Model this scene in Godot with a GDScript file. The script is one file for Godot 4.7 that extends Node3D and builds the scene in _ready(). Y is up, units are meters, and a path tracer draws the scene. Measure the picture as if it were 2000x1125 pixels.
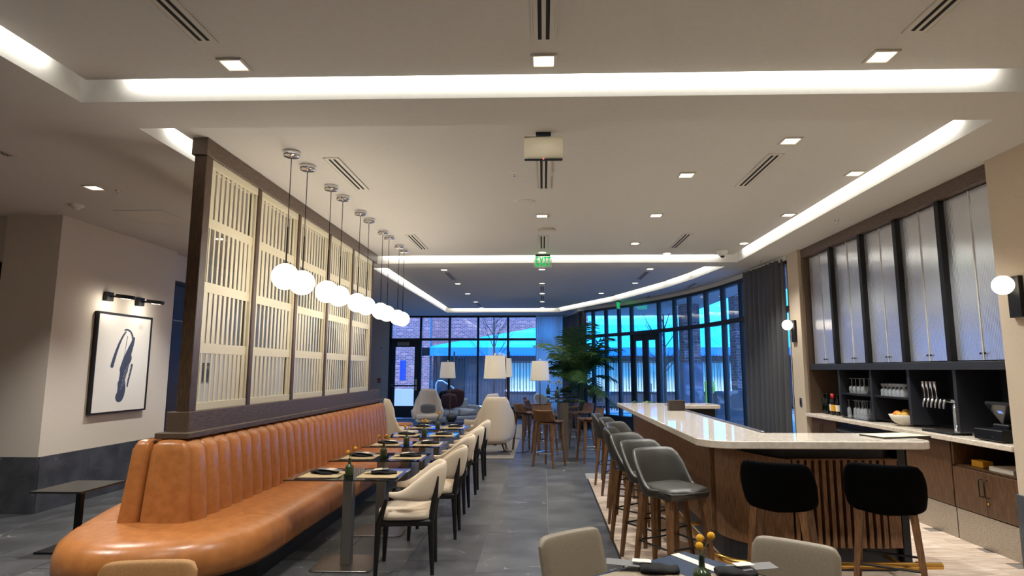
extends Node3D

# ---------------------------------------------------------------- lights and camera first
var M := {}
var counts := {}
const SOFFIT := 3.55
const PANEL := 3.67

func _ready():
	make_camera()
	make_environment()
	make_materials()
	build_ceiling()
	build_floor()
	build_walls()
	build_far_glazing()
	build_right_glazing()
	build_back_bar()
	build_bar()
	build_banquette()
	build_screen()
	build_dining()
	build_bar_stools()
	build_high_tables()
	build_lounge()
	build_foreground()
	build_ceiling_fittings()
	build_pendants()
	build_wall_things()
	build_bar_things()
	build_exterior()

func make_camera():
	var c := Camera3D.new()
	c.name = "camera"
	add_child(c)
	var f := 1192.0
	var pitch := atan((723.0 - 562.5) / f)
	var yaw := atan(31.0 * cos(pitch) / f)
	c.basis = Basis(Vector3.UP, yaw) * Basis(Vector3.RIGHT, pitch)
	c.position = Vector3(0, 1.65, 0)
	c.projection = Camera3D.PROJECTION_FRUSTUM
	c.near = 0.05
	c.far = 300.0
	c.size = c.near * 1125.0 / f
	c.frustum_offset = Vector2(-30.0 / f * c.near, 0)
	c.current = true

const LED := Color(0.99, 0.99, 0.965)
const WARM := Color(1.0, 0.965, 0.90)
const COVE_POWER := 0.42
const DOWN_POWER := 6.6
const GLOBE_POWER := 0.31

func make_environment():
	var we := WorldEnvironment.new()
	we.name = "world_environment"
	var e := Environment.new()
	e.background_mode = Environment.BG_SKY
	var sky := Sky.new()
	var sm := ProceduralSkyMaterial.new()
	sm.sky_top_color = Color(0.25, 0.62, 1.0)
	sm.sky_horizon_color = Color(0.12, 0.57, 1.0)
	sm.ground_horizon_color = Color(0.12, 0.5, 0.9)
	sm.ground_bottom_color = Color(0.2, 0.35, 0.45)
	sm.sky_energy_multiplier = 2.3
	sm.ground_energy_multiplier = 1.0
	sky.sky_material = sm
	e.sky = sky
	e.tonemap_mode = Environment.TONE_MAPPER_LINEAR
	e.tonemap_exposure = 1.0
	e.sdfgi_enabled = true
	e.ssao_enabled = true
	e.ssil_enabled = true
	we.environment = e
	add_child(we)
	# hazy daylight that reaches the street from behind and above this building
	var sun := DirectionalLight3D.new()
	sun.name = "hazy_sun"
	sun.light_color = Color(1.0, 0.93, 0.88)
	sun.light_energy = 1.2
	sun.light_angular_distance = 12.0
	sun.shadow_enabled = true
	add_child(sun)
	sun.look_at_from_position(Vector3(0, 20, 0), Vector3(0, 20, 0) + Vector3(0.35, -0.75, -0.65), Vector3.UP)

func area(parent, at: Vector3, toward: Vector3, w: float, h: float, energy: float, col: Color):
	var l := AreaLight3D.new()
	l.name = "light"
	l.area_size = Vector2(w, h)
	l.light_energy = energy
	l.light_color = col
	l.area_range = 30.0
	l.area_attenuation = 2.0
	l.shadow_enabled = true
	parent.add_child(l, true)
	var up := Vector3.UP if absf(toward.y) < 0.9 else Vector3.BACK
	l.transform = Transform3D(Basis.looking_at(toward, up), at)
	return l

func spot(parent, at: Vector3, toward: Vector3, angle: float, energy: float, col: Color, size: float):
	var l := SpotLight3D.new()
	l.name = "light"
	l.spot_angle = angle
	l.spot_angle_attenuation = 0.7
	l.light_energy = energy
	l.light_color = col
	l.light_size = size
	l.spot_range = 30.0
	l.spot_attenuation = 2.0
	l.shadow_enabled = true
	parent.add_child(l, true)
	l.transform = Transform3D(Basis.looking_at(toward, Vector3.BACK), at)
	return l

func omni(parent, at: Vector3, energy: float, col: Color, size: float):
	var l := OmniLight3D.new()
	l.name = "light"
	l.light_energy = energy
	l.light_color = col
	l.light_size = size
	l.omni_range = 30.0
	l.omni_attenuation = 2.0
	l.shadow_enabled = true
	parent.add_child(l, true)
	l.position = at
	return l

# ---------------------------------------------------------------- naming
func numbered(called: String) -> String:
	var n: int = counts.get(called, 0)
	counts[called] = n + 1
	return called if n == 0 else "%s_%03d" % [called, n]

func thing(called, label, category, at := Vector3.ZERO, turn := 0.0, group := ""):
	var o := Node3D.new()
	o.name = numbered(called)
	add_child(o)
	o.position = at
	o.rotation.y = turn
	o.set_meta("label", label)
	o.set_meta("category", category)
	if group != "":
		o.set_meta("group", group)
	return o

func structure(called):
	var o := Node3D.new()
	o.name = called
	add_child(o)
	o.set_meta("kind", "structure")
	return o

func put(parent, called, s, m, at := Vector3.ZERO, label := ""):
	var o := MeshInstance3D.new()
	o.name = called
	o.mesh = s if s is Mesh else done(s)
	o.material_override = m
	o.position = at
	parent.add_child(o, true)
	if label != "":
		o.set_meta("label", label)
	return o

func solo(called, s, m, label, category, group := "", at := Vector3.ZERO, turn := 0.0):
	var o := MeshInstance3D.new()
	o.name = numbered(called)
	o.mesh = s if s is Mesh else done(s)
	o.material_override = m
	add_child(o)
	o.position = at
	o.rotation.y = turn
	o.set_meta("label", label)
	o.set_meta("category", category)
	if group != "":
		o.set_meta("group", group)
	return o

func copy(o, base, label, at: Vector3, turn := 0.0, group := ""):
	var c = o.duplicate()
	c.name = numbered(base)
	add_child(c)
	c.position = at
	c.rotation.y = turn
	c.set_meta("label", label)
	if group != "":
		c.set_meta("group", group)
	return c

# ---------------------------------------------------------------- shapes
func st() -> SurfaceTool:
	var s := SurfaceTool.new()
	s.begin(Mesh.PRIMITIVE_TRIANGLES)
	return s

func done(s: SurfaceTool) -> ArrayMesh:
	s.generate_normals()
	return s.commit()

func tri(s, a: Vector3, b: Vector3, c: Vector3):
	s.add_vertex(a)
	s.add_vertex(b)
	s.add_vertex(c)

# triangle turned so that it faces away from the point o
func tri_from(s, a: Vector3, b: Vector3, c: Vector3, o: Vector3):
	if (b - a).cross(c - a).dot((a + b + c) / 3.0 - o) > 0.0:
		tri(s, a, c, b)
	else:
		tri(s, a, b, c)

func quad_from(s, a, b, c, d, o):
	tri_from(s, a, b, c, o)
	tri_from(s, a, c, d, o)

# box with centre c, size z, chamfer b
func box(s, c: Vector3, z: Vector3, b := 0.0, r := Basis.IDENTITY):
	s.set_smooth_group(-1)
	var h := z * 0.5
	if b <= 0.0:
		var v := []
		for i in 8:
			v.append(c + r * Vector3(h.x if i & 1 else -h.x, h.y if i & 2 else -h.y, h.z if i & 4 else -h.z))
		for q in [[0, 1, 3, 2], [4, 5, 7, 6], [0, 1, 5, 4], [2, 3, 7, 6], [0, 2, 6, 4], [1, 3, 7, 5]]:
			quad_from(s, v[q[0]], v[q[1]], v[q[2]], v[q[3]], c)
		return
	b = minf(b, minf(h.x, minf(h.y, h.z)) * 0.98)
	var p := []
	for i in 8:
		var g := Vector3(1 if i & 1 else -1, 1 if i & 2 else -1, 1 if i & 4 else -1)
		p.append([c + r * Vector3(g.x * h.x, g.y * (h.y - b), g.z * (h.z - b)), c + r * Vector3(g.x * (h.x - b), g.y * h.y, g.z * (h.z - b)), c + r * Vector3(g.x * (h.x - b), g.y * (h.y - b), g.z * h.z)])
	for q in [[0, 1, 3, 2, 2], [4, 5, 7, 6, 2], [0, 1, 5, 4, 1], [2, 3, 7, 6, 1], [0, 2, 6, 4, 0], [1, 3, 7, 5, 0]]:
		quad_from(s, p[q[0]][q[4]], p[q[1]][q[4]], p[q[2]][q[4]], p[q[3]][q[4]], c)
	for i in 8:
		tri_from(s, p[i][0], p[i][1], p[i][2], c)
		for k in 3:
			var j: int = i | (1 << k)
			if j != i:
				var m := (k + 1) % 3
				var n := (k + 2) % 3
				quad_from(s, p[i][m], p[i][n], p[j][n], p[j][m], c)

func bx(c: Vector3, z: Vector3, b := 0.0, r := Basis.IDENTITY) -> SurfaceTool:
	var s := st()
	box(s, c, z, b, r)
	return s

# box by its two corners
func bb(a: Vector3, b: Vector3, ch := 0.0) -> SurfaceTool:
	return bx((a + b) * 0.5, (b - a).abs(), ch)

func rows(s, ring_list: Array, closed := true, caps := true, smooth := true):
	s.set_smooth_group(0 if smooth else -1)
	var n: int = ring_list[0].size()
	for i in ring_list.size() - 1:
		var a = ring_list[i]
		var b = ring_list[i + 1]
		for k in (n if closed else n - 1):
			var l := (k + 1) % n
			tri(s, a[k], b[k], b[l])
			tri(s, a[k], b[l], a[l])
	if caps:
		s.set_smooth_group(1)
		for e in [0, ring_list.size() - 1]:
			var rg = ring_list[e]
			var c := Vector3.ZERO
			for q in rg:
				c += q
			c /= n
			for k in n:
				if e == 0:
					tri(s, c, rg[k], rg[(k + 1) % n])
				else:
					tri(s, c, rg[(k + 1) % n], rg[k])

# tube through points with one radius or one for each point; square when n is 4
func tube(s, pts: Array, rad, n := 8, turn := 0.0, smooth := true):
	var rl := []
	var x := Vector3.ZERO
	for i in pts.size():
		var d: Vector3 = (pts[mini(i + 1, pts.size() - 1)] - pts[maxi(i - 1, 0)]).normalized()
		if x == Vector3.ZERO:
			x = d.cross(Vector3.BACK if absf(d.z) < 0.9 else Vector3.RIGHT).normalized()
		else:
			x = (x - d * d.dot(x)).normalized()
		var y := d.cross(x)
		var r: float = rad[i] if rad is Array else rad
		var ring := []
		for k in n:
			var a := TAU * k / n + turn
			ring.append(pts[i] + (x * cos(a) + y * sin(a)) * r)
		rl.append(ring)
	rows(s, rl, true, true, smooth)

func tb(pts: Array, rad, n := 8, turn := 0.0, smooth := true) -> SurfaceTool:
	var s := st()
	tube(s, pts, rad, n, turn, smooth)
	return s

# square tapering leg
func leg(a: Vector3, b: Vector3, ra: float, rb: float) -> SurfaceTool:
	return tb([a, b], [ra * 1.414, rb * 1.414], 4, PI / 4, false)

func lathe(s, prof: Array, n := 20, at := Vector3.ZERO, smooth := true, axis := Basis.IDENTITY):
	var rl := []
	for p in prof:
		var ring := []
		for k in n:
			var a := -TAU * k / n
			ring.append(at + axis * Vector3(cos(a) * p.x, p.y, sin(a) * p.x))
		rl.append(ring)
	rows(s, rl, true, true, smooth)

func lt(prof: Array, n := 20, at := Vector3.ZERO, smooth := true, axis := Basis.IDENTITY) -> SurfaceTool:
	var s := st()
	lathe(s, prof, n, at, smooth, axis)
	return s

func ball(r: float, at := Vector3.ZERO, n := 20, sy := 1.0) -> SurfaceTool:
	var p := []
	for i in range(1, n / 2):
		var a := PI * i / (n / 2)
		p.append(Vector2(sin(a) * r, -cos(a) * r * sy))
	p.push_front(Vector2(0.001 * r, -r * sy))
	p.push_back(Vector2(0.001 * r, r * sy))
	return lt(p, n, at)

# flat outline (x, z) raised from y0 to y1, with an optional chamfer on the rims
func prism(s, poly: PackedVector2Array, y0: float, y1: float, ch := 0.0, smooth := false):
	var pl := poly
	if Geometry2D.is_polygon_clockwise(pl):
		pl = pl.duplicate()
		pl.reverse()
	var n := pl.size()
	var levels := []
	if ch > 0.0:
		var inner := PackedVector2Array()
		for i in n:
			var d0 := (pl[i] - pl[(i + n - 1) % n]).normalized()
			var d1 := (pl[(i + 1) % n] - pl[i]).normalized()
			var m := (d0 + d1).normalized()
			var nn := Vector2(-m.y, m.x)
			inner.append(pl[i] + nn * ch / maxf(0.4, nn.dot(Vector2(-d0.y, d0.x))))
		levels = [[inner, y0], [pl, y0 + ch], [pl, y1 - ch], [inner, y1]]
	else:
		levels = [[pl, y0], [pl, y1]]
	var rl := []
	for l in levels:
		var ring := []
		for q in l[0]:
			ring.append(Vector3(q.x, l[1], q.y))
		rl.append(ring)
	rows(s, rl, true, false, smooth)
	s.set_smooth_group(-1)
	for e in [0, rl.size() - 1]:
		var src: PackedVector2Array = levels[e][0]
		var idx := Geometry2D.triangulate_polygon(src)
		for i in range(0, idx.size(), 3):
			var y: float = levels[e][1]
			var a := Vector3(src[idx[i]].x, y, src[idx[i]].y)
			var b := Vector3(src[idx[i + 1]].x, y, src[idx[i + 1]].y)
			var c := Vector3(src[idx[i + 2]].x, y, src[idx[i + 2]].y)
			tri_from(s, a, b, c, (a + b + c) / 3.0 + Vector3(0, 1.0 if e == 0 else -1.0, 0))

func pm(poly: PackedVector2Array, y0: float, y1: float, ch := 0.0, smooth := false) -> SurfaceTool:
	var s := st()
	prism(s, poly, y0, y1, ch, smooth)
	return s

# rounded section: centre, half axes, n points, exponent e (2 ellipse, more is boxier)
func ring(c: Vector3, a: Vector3, b: Vector3, n := 16, e := 4.0) -> Array:
	var r := []
	for k in n:
		var t := TAU * k / n
		var cx := cos(t)
		var sy := sin(t)
		r.append(c + a * signf(cx) * pow(absf(cx), 2.0 / e) + b * signf(sy) * pow(absf(sy), 2.0 / e))
	return r

# soft cushion: centre, size, roundness at the ends along its z
func cushion(c: Vector3, z: Vector3, e := 4.0, n := 20, r := Basis.IDENTITY) -> SurfaceTool:
	var s := st()
	var rl := []
	for i in 9:
		var t := -1.0 + 2.0 * i / 8.0
		t = signf(t) * pow(absf(t), 0.55)
		var k := pow(maxf(0.0, 1.0 - pow(absf(t), e)), 1.0 / e)
		k = maxf(k, 0.02)
		rl.append(ring(c + r * Vector3(0, 0, t * z.z * 0.5), r * Vector3(z.x * 0.5 * k, 0, 0), r * Vector3(0, z.y * 0.5 * (0.25 + 0.75 * k) if e > 3.0 else z.y * 0.5 * k, 0), n, e))
	rows(s, rl)
	return s

# upholstered shell that bends round a seat; back at +z, angle 0 is the back's middle.
# fn(a) gives [bottom y, top y, lean outwards of the top, thickness]
func barrel(rx: float, rz: float, a0: float, a1: float, m: int, fn: Callable, cz := 0.0, e := 3.2, n := 12) -> SurfaceTool:
	var s := st()
	var rl := []
	for i in m + 1:
		var t := float(i) / m
		var a := lerpf(a0, a1, t)
		var f = fn.call(a)
		var out := Vector3(sin(a) * rz, 0, cos(a) * rx).normalized()
		var base := Vector3(sin(a) * rx, f[0], cz + cos(a) * rz)
		var top: Vector3 = Vector3(sin(a) * rx, f[1], cz + cos(a) * rz) + out * f[2]
		var k := 0.35 if (i == 0 or i == m) else 1.0
		rl.append(ring((base + top) * 0.5, out * f[3] * 0.5 * k, (top - base) * 0.5 * (0.9 if k < 1.0 else 1.0), n, e))
	rows(s, rl)
	return s

# ---------------------------------------------------------------- materials
func noise_image(sd: int, freq: float, w := 256, h := 256, oct := 4, kind := FastNoiseLite.TYPE_SIMPLEX_SMOOTH) -> Image:
	var n := FastNoiseLite.new()
	n.seed = sd
	n.noise_type = kind
	n.frequency = freq
	n.fractal_octaves = oct
	return n.get_seamless_image(w, h)

# picture between two or three colours following a noise; long > 1 stretches the grain along u
func grain(sd: int, freq: float, a: Color, b: Color, long := 1, size := 256, veins = null, vein_width := 0.02) -> ImageTexture:
	var src := noise_image(sd, freq, size, size, 4)
	var vn := noise_image(sd + 7, freq * 0.6, size, size, 3) if veins != null else null
	var gate := noise_image(sd + 13, freq * 0.9, size, size, 2) if veins != null else null
	var im := Image.create(size, size, false, Image.FORMAT_RGB8)
	for y in size:
		for x in size:
			var v := src.get_pixel(x / long, y).r
			var c := a.lerp(b, clampf((v - 0.5) * 1.6 + 0.5, 0, 1))
			if veins != null:
				var d := absf(vn.get_pixel(x, y).r - 0.5)
				if d < vein_width and gate.get_pixel(x, y).r > 0.56:
					c = c.lerp(veins, (1.0 - d / vein_width) * 0.85)
			im.set_pixel(x, y, c)
	im.generate_mipmaps()
	return ImageTexture.create_from_image(im)

func bumps(sd: int, freq: float, strength: float, size := 256, kind := FastNoiseLite.TYPE_CELLULAR) -> ImageTexture:
	var im := noise_image(sd, freq, size, size, 2, kind)
	im.convert(Image.FORMAT_RGBA8)
	im.bump_map_to_normal_map(strength)
	im.generate_mipmaps()
	return ImageTexture.create_from_image(im)

func mat(called: String, col: Color, rough := 0.6, metal := 0.0, tex = null, scale := Vector3.ONE, world := false) -> StandardMaterial3D:
	var m := StandardMaterial3D.new()
	m.resource_name = called
	m.albedo_color = col
	m.roughness = rough
	m.metallic = metal
	m.cull_mode = BaseMaterial3D.CULL_DISABLED
	if tex != null:
		m.albedo_texture = tex
	if tex != null or world:
		m.uv1_triplanar = true
		m.uv1_world_triplanar = world
		m.uv1_scale = scale
	M[called] = m
	return m

func relief(called: String, tex, amount := 1.0):
	var m: StandardMaterial3D = M[called]
	m.normal_enabled = true
	m.normal_texture = tex
	m.normal_scale = amount
	m.uv1_triplanar = true

func glow(called: String, col: Color, energy: float):
	var m := mat(called, Color(0.9, 0.9, 0.9), 0.5)
	m.emission_enabled = true
	m.emission = col
	m.emission_energy_multiplier = energy

func pane(called: String, col: Color, alpha: float, rough := 0.0):
	var m := mat(called, Color(col.r, col.g, col.b, alpha), rough)
	m.transparency = BaseMaterial3D.TRANSPARENCY_ALPHA
	m.metallic_specular = 0.5

func brick_texture() -> ImageTexture:
	var w := 512
	var im := Image.create(w, w, false, Image.FORMAT_RGB8)
	var rng := RandomNumberGenerator.new()
	rng.seed = 5
	im.fill(Color(0.66, 0.62, 0.63))
	for r in 16:
		for c in range(-1, 9):
			var x := c * 64 + (32 if r % 2 else 0)
			var t := rng.randf()
			var col := Color(0.60, 0.40, 0.39).lerp(Color(0.40, 0.30, 0.34), t)
			if rng.randf() < 0.12:
				col = Color(0.70, 0.50, 0.46)
			im.fill_rect(Rect2i(x + 3, r * 32 + 3, 58, 26), col)
	im.generate_mipmaps()
	return ImageTexture.create_from_image(im)

func art_texture() -> ImageTexture:
	# pale sheet with a loose dark ink brush figure
	var w := 420
	var h := 560
	var im := Image.create(w, h, false, Image.FORMAT_RGB8)
	im.fill(Color(0.86, 0.84, 0.81))
	var strokes := [
		[Vector2(215, 95), Vector2(180, 130), Vector2(150, 210), Vector2(128, 300), 5.0, 13.0, 1.0],
		[Vector2(205, 85), Vector2(250, 70), Vector2(282, 110), Vector2(278, 170), 5.0, 8.0, 0.8],
		[Vector2(285, 130), Vector2(270, 190), Vector2(240, 230), Vector2(222, 330), 10.0, 34.0, 0.95],
		[Vector2(250, 250), Vector2(228, 300), Vector2(216, 350), Vector2(212, 430), 30.0, 24.0, 1.0],
		[Vector2(214, 400), Vector2(222, 440), Vector2(214, 470), Vector2(205, 480), 30.0, 30.0, 1.0],
		[Vector2(285, 290), Vector2(280, 340), Vector2(262, 390), Vector2(262, 420), 9.0, 6.0, 0.7],
		[Vector2(232, 120), Vector2(222, 170), Vector2(226, 210), Vector2(210, 260), 3.0, 2.0, 0.5]]
	var rng := RandomNumberGenerator.new()
	rng.seed = 3
	for s in strokes:
		for i in 160:
			var t := i / 160.0
			var p: Vector2 = s[0].bezier_interpolate(s[1], s[2], s[3], t)
			var r: float = lerpf(s[4], s[5], t) * rng.randf_range(0.8, 1.05)
			for dy in range(-int(r), int(r) + 1):
				for dx in range(-int(r), int(r) + 1):
					if dx * dx + dy * dy < r * r and rng.randf() < s[6] * 0.55:
						var x := int(p.x) + dx
						var y := int(p.y) + dy
						if x >= 0 and y >= 0 and x < w and y < h:
							im.set_pixel(x, y, Color(0.16, 0.18, 0.26).lerp(Color(0.28, 0.32, 0.42), rng.randf()))
	# dry white scratches through the ink
	for k in 5:
		var a := Vector2(205 + k * 5, 440 - k * 26)
		var b := a + Vector2(66, -86)
		for i in 120:
			var p := a.lerp(b, i / 120.0)
			if rng.randf() < 0.75:
				im.set_pixel(int(p.x), int(p.y), Color(0.86, 0.84, 0.81))
				im.set_pixel(int(p.x) + 1, int(p.y), Color(0.8, 0.79, 0.78))
	im.generate_mipmaps()
	return ImageTexture.create_from_image(im)

func reed_texture() -> ImageTexture:
	var im := Image.create(256, 16, false, Image.FORMAT_RGBA8)
	for x in 256:
		var v := 0.5 + 0.5 * sin(TAU * x / 256.0 * 16.0)
		for y in 16:
			im.set_pixel(x, y, Color(v, v, v))
	im.bump_map_to_normal_map(1.2)
	return ImageTexture.create_from_image(im)

func make_materials():
	var plaster := grain(1, 0.09, Color(0.985, 0.985, 0.985), Color(1, 1, 1))
	mat("ceiling", Color(0.77, 0.755, 0.73), 0.92, 0.0, plaster, Vector3.ONE * 0.7, true)
	mat("wall", Color(0.80, 0.76, 0.71), 0.9, 0.0, grain(2, 0.12, Color(0.97, 0.97, 0.97), Color(1, 1, 1)), Vector3.ONE * 1.3, true)
	mat("pilaster", Color(0.74, 0.675, 0.595), 0.85, 0.0, plaster, Vector3.ONE, true)
	var slate := grain(21, 0.012, Color(0.255, 0.255, 0.26), Color(0.345, 0.345, 0.345), 1, 512, Color(0.72, 0.71, 0.69), 0.007)
	for i in 3:
		mat("slate_%d" % i, [Color(0.96, 0.96, 0.98), Color(0.91, 0.91, 0.94), Color(0.93, 0.93, 0.94)][i], 0.36, 0.0, slate, Vector3.ONE * 0.31, true)
		M["slate_%d" % i].uv1_offset = Vector3(i * 0.37, i * 0.21, i * 0.53)
	mat("slate_wall", Color(0.84, 0.87, 0.95), 0.4, 0.0, slate, Vector3.ONE * 0.45, true)
	mat("joint", Color(0.46, 0.45, 0.44), 0.85)
	var plank := grain(31, 0.02, Color(0.84, 0.80, 0.76), Color(1, 1, 1), 1)
	for i in 3:
		mat("plank_%d" % i, [Color(0.77, 0.70, 0.64), Color(0.81, 0.74, 0.68), Color(0.73, 0.66, 0.60)][i], 0.5, 0.0, plank, Vector3(0.7, 6, 6), true)
		M["plank_%d" % i].uv1_offset = Vector3(i * 0.3, i * 0.41, i * 0.7)
	mat("plank_joint", Color(0.42, 0.38, 0.35), 0.9)
	mat("leather", Color(0.71, 0.45, 0.24), 0.32, 0.0, grain(41, 0.02, Color(0.90, 0.88, 0.86), Color(1, 1, 1)), Vector3.ONE * 1.7, false)
	relief("leather", bumps(42, 0.09, 1.2), 0.25)
	var woodgrain := grain(51, 0.035, Color(0.72, 0.68, 0.64), Color(1.0, 1.0, 1.0), 1)
	mat("bronze_wood", Color(0.40, 0.33, 0.27), 0.42, 0.0, woodgrain, Vector3(9, 9, 0.8), true)
	mat("post_wood", Color(0.34, 0.26, 0.19), 0.45, 0.0, woodgrain, Vector3(9, 0.8, 9), true)
	mat("walnut", Color(0.46, 0.325, 0.20), 0.45, 0.0, woodgrain, Vector3(8, 0.9, 8), false)
	mat("walnut_seat", Color(0.43, 0.30, 0.185), 0.38, 0.0, woodgrain, Vector3(1.2, 8, 9), false)
	mat("bar_wood", Color(0.58, 0.43, 0.31), 0.45, 0.0, woodgrain, Vector3(10, 0.8, 10), true)
	mat("cabinet_wood", Color(0.36, 0.25, 0.15), 0.42, 0.0, woodgrain, Vector3(6, 0.6, 6), true)
	mat("dark_wood", Color(0.20, 0.16, 0.13), 0.45, 0.0, woodgrain, Vector3(8, 0.8, 8), true)
	mat("slat_paint", Color(0.80, 0.76, 0.65), 0.42)
	mat("quartz", Color(0.80, 0.76, 0.71), 0.05, 0.0, grain(61, 0.05, Color(0.93, 0.92, 0.91), Color(1, 1, 1), 1, 256, Color(0.84, 0.82, 0.80), 0.006), Vector3.ONE * 1.2, true)
	M["quartz"].metallic_specular = 0.9
	mat("counter", Color(0.85, 0.80, 0.74), 0.25, 0.0, grain(62, 0.08, Color(0.88, 0.87, 0.86), Color(1, 1, 1)), Vector3.ONE, true)
	mat("charcoal_leather", Color(0.165, 0.152, 0.132), 0.42)
	relief("charcoal_leather", bumps(43, 0.12, 1.0), 0.2)
	mat("black_cloth", Color(0.014, 0.015, 0.02), 0.85)
	M["black_cloth"].metallic_specular = 0.15
	mat("taupe", Color(0.50, 0.455, 0.385), 0.45, 0.0, grain(44, 0.08, Color(0.93, 0.93, 0.93), Color(1, 1, 1)), Vector3.ONE * 3)
	mat("tan_suede", Color(0.66, 0.48, 0.29), 0.75, 0.0, grain(45, 0.05, Color(0.9, 0.9, 0.9), Color(1, 1, 1)), Vector3.ONE * 4)
	var weave := bumps(46, 0.2, 1.0, 256, FastNoiseLite.TYPE_VALUE)
	mat("cream_fabric", Color(0.84, 0.77, 0.68), 0.85)
	relief("cream_fabric", weave, 0.35)
	M["cream_fabric"].uv1_scale = Vector3.ONE * 4
	mat("grey_fabric", Color(0.45, 0.45, 0.45), 0.9)
	relief("grey_fabric", weave, 0.5)
	mat("plum_fabric", Color(0.27, 0.17, 0.17), 0.85)
	relief("plum_fabric", weave, 0.4)
	mat("sofa_fabric", Color(0.62, 0.64, 0.66), 0.85)
	relief("sofa_fabric", weave, 0.4)
	mat("curtain_sheer", Color(0.80, 0.84, 0.88), 0.9)
	M["curtain_sheer"].backlight_enabled = true
	M["curtain_sheer"].backlight = Color(1.0, 1.0, 1.0)
	mat("curtain_dark", Color(0.27, 0.27, 0.28), 0.9)
	M["curtain_dark"].backlight_enabled = true
	M["curtain_dark"].backlight = Color(0.13, 0.14, 0.15)
	mat("rug", Color(0.58, 0.54, 0.49), 0.95, 0.0, grain(47, 0.06, Color(0.8, 0.8, 0.8), Color(1, 1, 1)), Vector3(1, 1, 5), true)
	mat("black_wood", Color(0.045, 0.042, 0.042), 0.4)
	mat("black_metal", Color(0.06, 0.06, 0.065), 0.45, 0.3)
	mat("frame_metal", Color(0.045, 0.045, 0.05), 0.55, 0.0)
	mat("frame_lip", Color(0.42, 0.42, 0.44), 0.35, 0.8)
	mat("charcoal_panel", Color(0.13, 0.14, 0.17), 0.5)
	mat("steel", Color(0.62, 0.60, 0.57), 0.28, 1.0)
	mat("brushed_steel", Color(0.78, 0.75, 0.70), 0.45, 1.0, grain(71, 0.05, Color(0.85, 0.85, 0.85), Color(1, 1, 1)), Vector3(2, 8, 2), true)
	mat("chrome", Color(0.85, 0.85, 0.87), 0.08, 1.0)
	mat("brass", Color(0.95, 0.76, 0.42), 0.24, 1.0)
	mat("white_plastic", Color(0.84, 0.83, 0.80), 0.5)
	mat("off_white", Color(0.76, 0.74, 0.70), 0.6)
	mat("red_plastic", Color(0.65, 0.08, 0.08), 0.4)
	mat("black_void", Color(0.015, 0.015, 0.017), 0.9)
	mat("charcoal_plastic", Color(0.05, 0.05, 0.055), 0.35)
	mat("menu_paper", Color(0.80, 0.73, 0.60), 0.8)
	mat("card_paper", Color(0.82, 0.78, 0.72), 0.7)
	mat("grey_card", Color(0.42, 0.41, 0.41), 0.6)
	mat("placemat", Color(0.78, 0.68, 0.52), 0.8, 0.0, grain(72, 0.06, Color(0.85, 0.85, 0.85), Color(1, 1, 1)), Vector3(2, 2, 12), false)
	mat("grey_placemat", Color(0.60, 0.54, 0.46), 0.7, 0.0, grain(73, 0.05, Color(0.78, 0.76, 0.74), Color(1, 1, 1)), Vector3(2, 2, 14), false)
	mat("napkin", Color(0.04, 0.035, 0.042), 0.95)
	mat("bottle_green", Color(0.20, 0.25, 0.14), 0.22)
	mat("wine_glass_green", Color(0.03, 0.05, 0.03), 0.08)
	mat("wine_dark", Color(0.05, 0.02, 0.025), 0.08)
	mat("foil_red", Color(0.62, 0.05, 0.06), 0.35, 0.3)
	mat("label_white", Color(0.85, 0.82, 0.74), 0.7)
	mat("label_yellow", Color(0.87, 0.62, 0.13), 0.6)
	mat("flower_yellow", Color(0.80, 0.58, 0.10), 0.9)
	relief("flower_yellow", bumps(48, 0.15, 2.0), 0.8)
	M["flower_yellow"].uv1_scale = Vector3.ONE * 20
	mat("stem", Color(0.42, 0.42, 0.24), 0.8)
	mat("bowl", Color(0.82, 0.79, 0.73), 0.35)
	mat("orange", Color(0.88, 0.46, 0.10), 0.5)
	mat("pear", Color(0.75, 0.58, 0.20), 0.5)
	mat("screen_blue", Color(0.03, 0.04, 0.09), 0.12)
	mat("leaf", Color(0.20, 0.33, 0.12), 0.5)
	mat("leaf_dry", Color(0.52, 0.36, 0.18), 0.7)
	for k in ["leaf", "leaf_dry"]:
		M[k].backlight_enabled = true
		M[k].backlight = Color(0.3, 0.35, 0.2)
	mat("pot", Color(0.16, 0.16, 0.17), 0.5)
	mat("shade", Color(0.93, 0.90, 0.84), 0.8)
	M["shade"].backlight_enabled = true
	M["shade"].backlight = Color(0.9, 0.86, 0.78)
	mat("art", Color(1, 1, 1), 0.7)
	M["art"].albedo_texture = art_texture()
	mat("reeded", Color(0.86, 0.87, 0.90), 0.17, 0.75)
	M["reeded"].uv1_triplanar = true
	M["reeded"].uv1_world_triplanar = true
	M["reeded"].uv1_scale = Vector3(3.0, 0.01, 3.0)
	M["reeded"].normal_enabled = true
	M["reeded"].normal_texture = reed_texture()
	M["reeded"].normal_scale = 0.45
	pane("glass", Color(0.86, 0.95, 1.0), 0.06)
	pane("screen_glass", Color(0.9, 0.93, 0.92), 0.04)
	M["screen_glass"].metallic_specular = 0.12
	pane("smoked_glass", Color(0.05, 0.055, 0.06), 0.62, 0.02)
	pane("drink_glass", Color(0.93, 0.96, 1.0), 0.22, 0.02)
	pane("sign_glass", Color(0.75, 0.8, 0.7), 0.3)
	mat("blue_top", Color(0.09, 0.16, 0.25), 0.2)
	mat("black_top", Color(0.09, 0.085, 0.08), 0.35)
	mat("niche_wood", Color(0.62, 0.52, 0.46), 0.5, 0.0, woodgrain, Vector3(6, 0.6, 6), true)
	mat("panel_cream", Color(0.90, 0.86, 0.77), 0.5)
	mat("cladding", Color(0.45, 0.52, 0.62), 0.7)
	glow("led", LED, 4.0)
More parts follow.
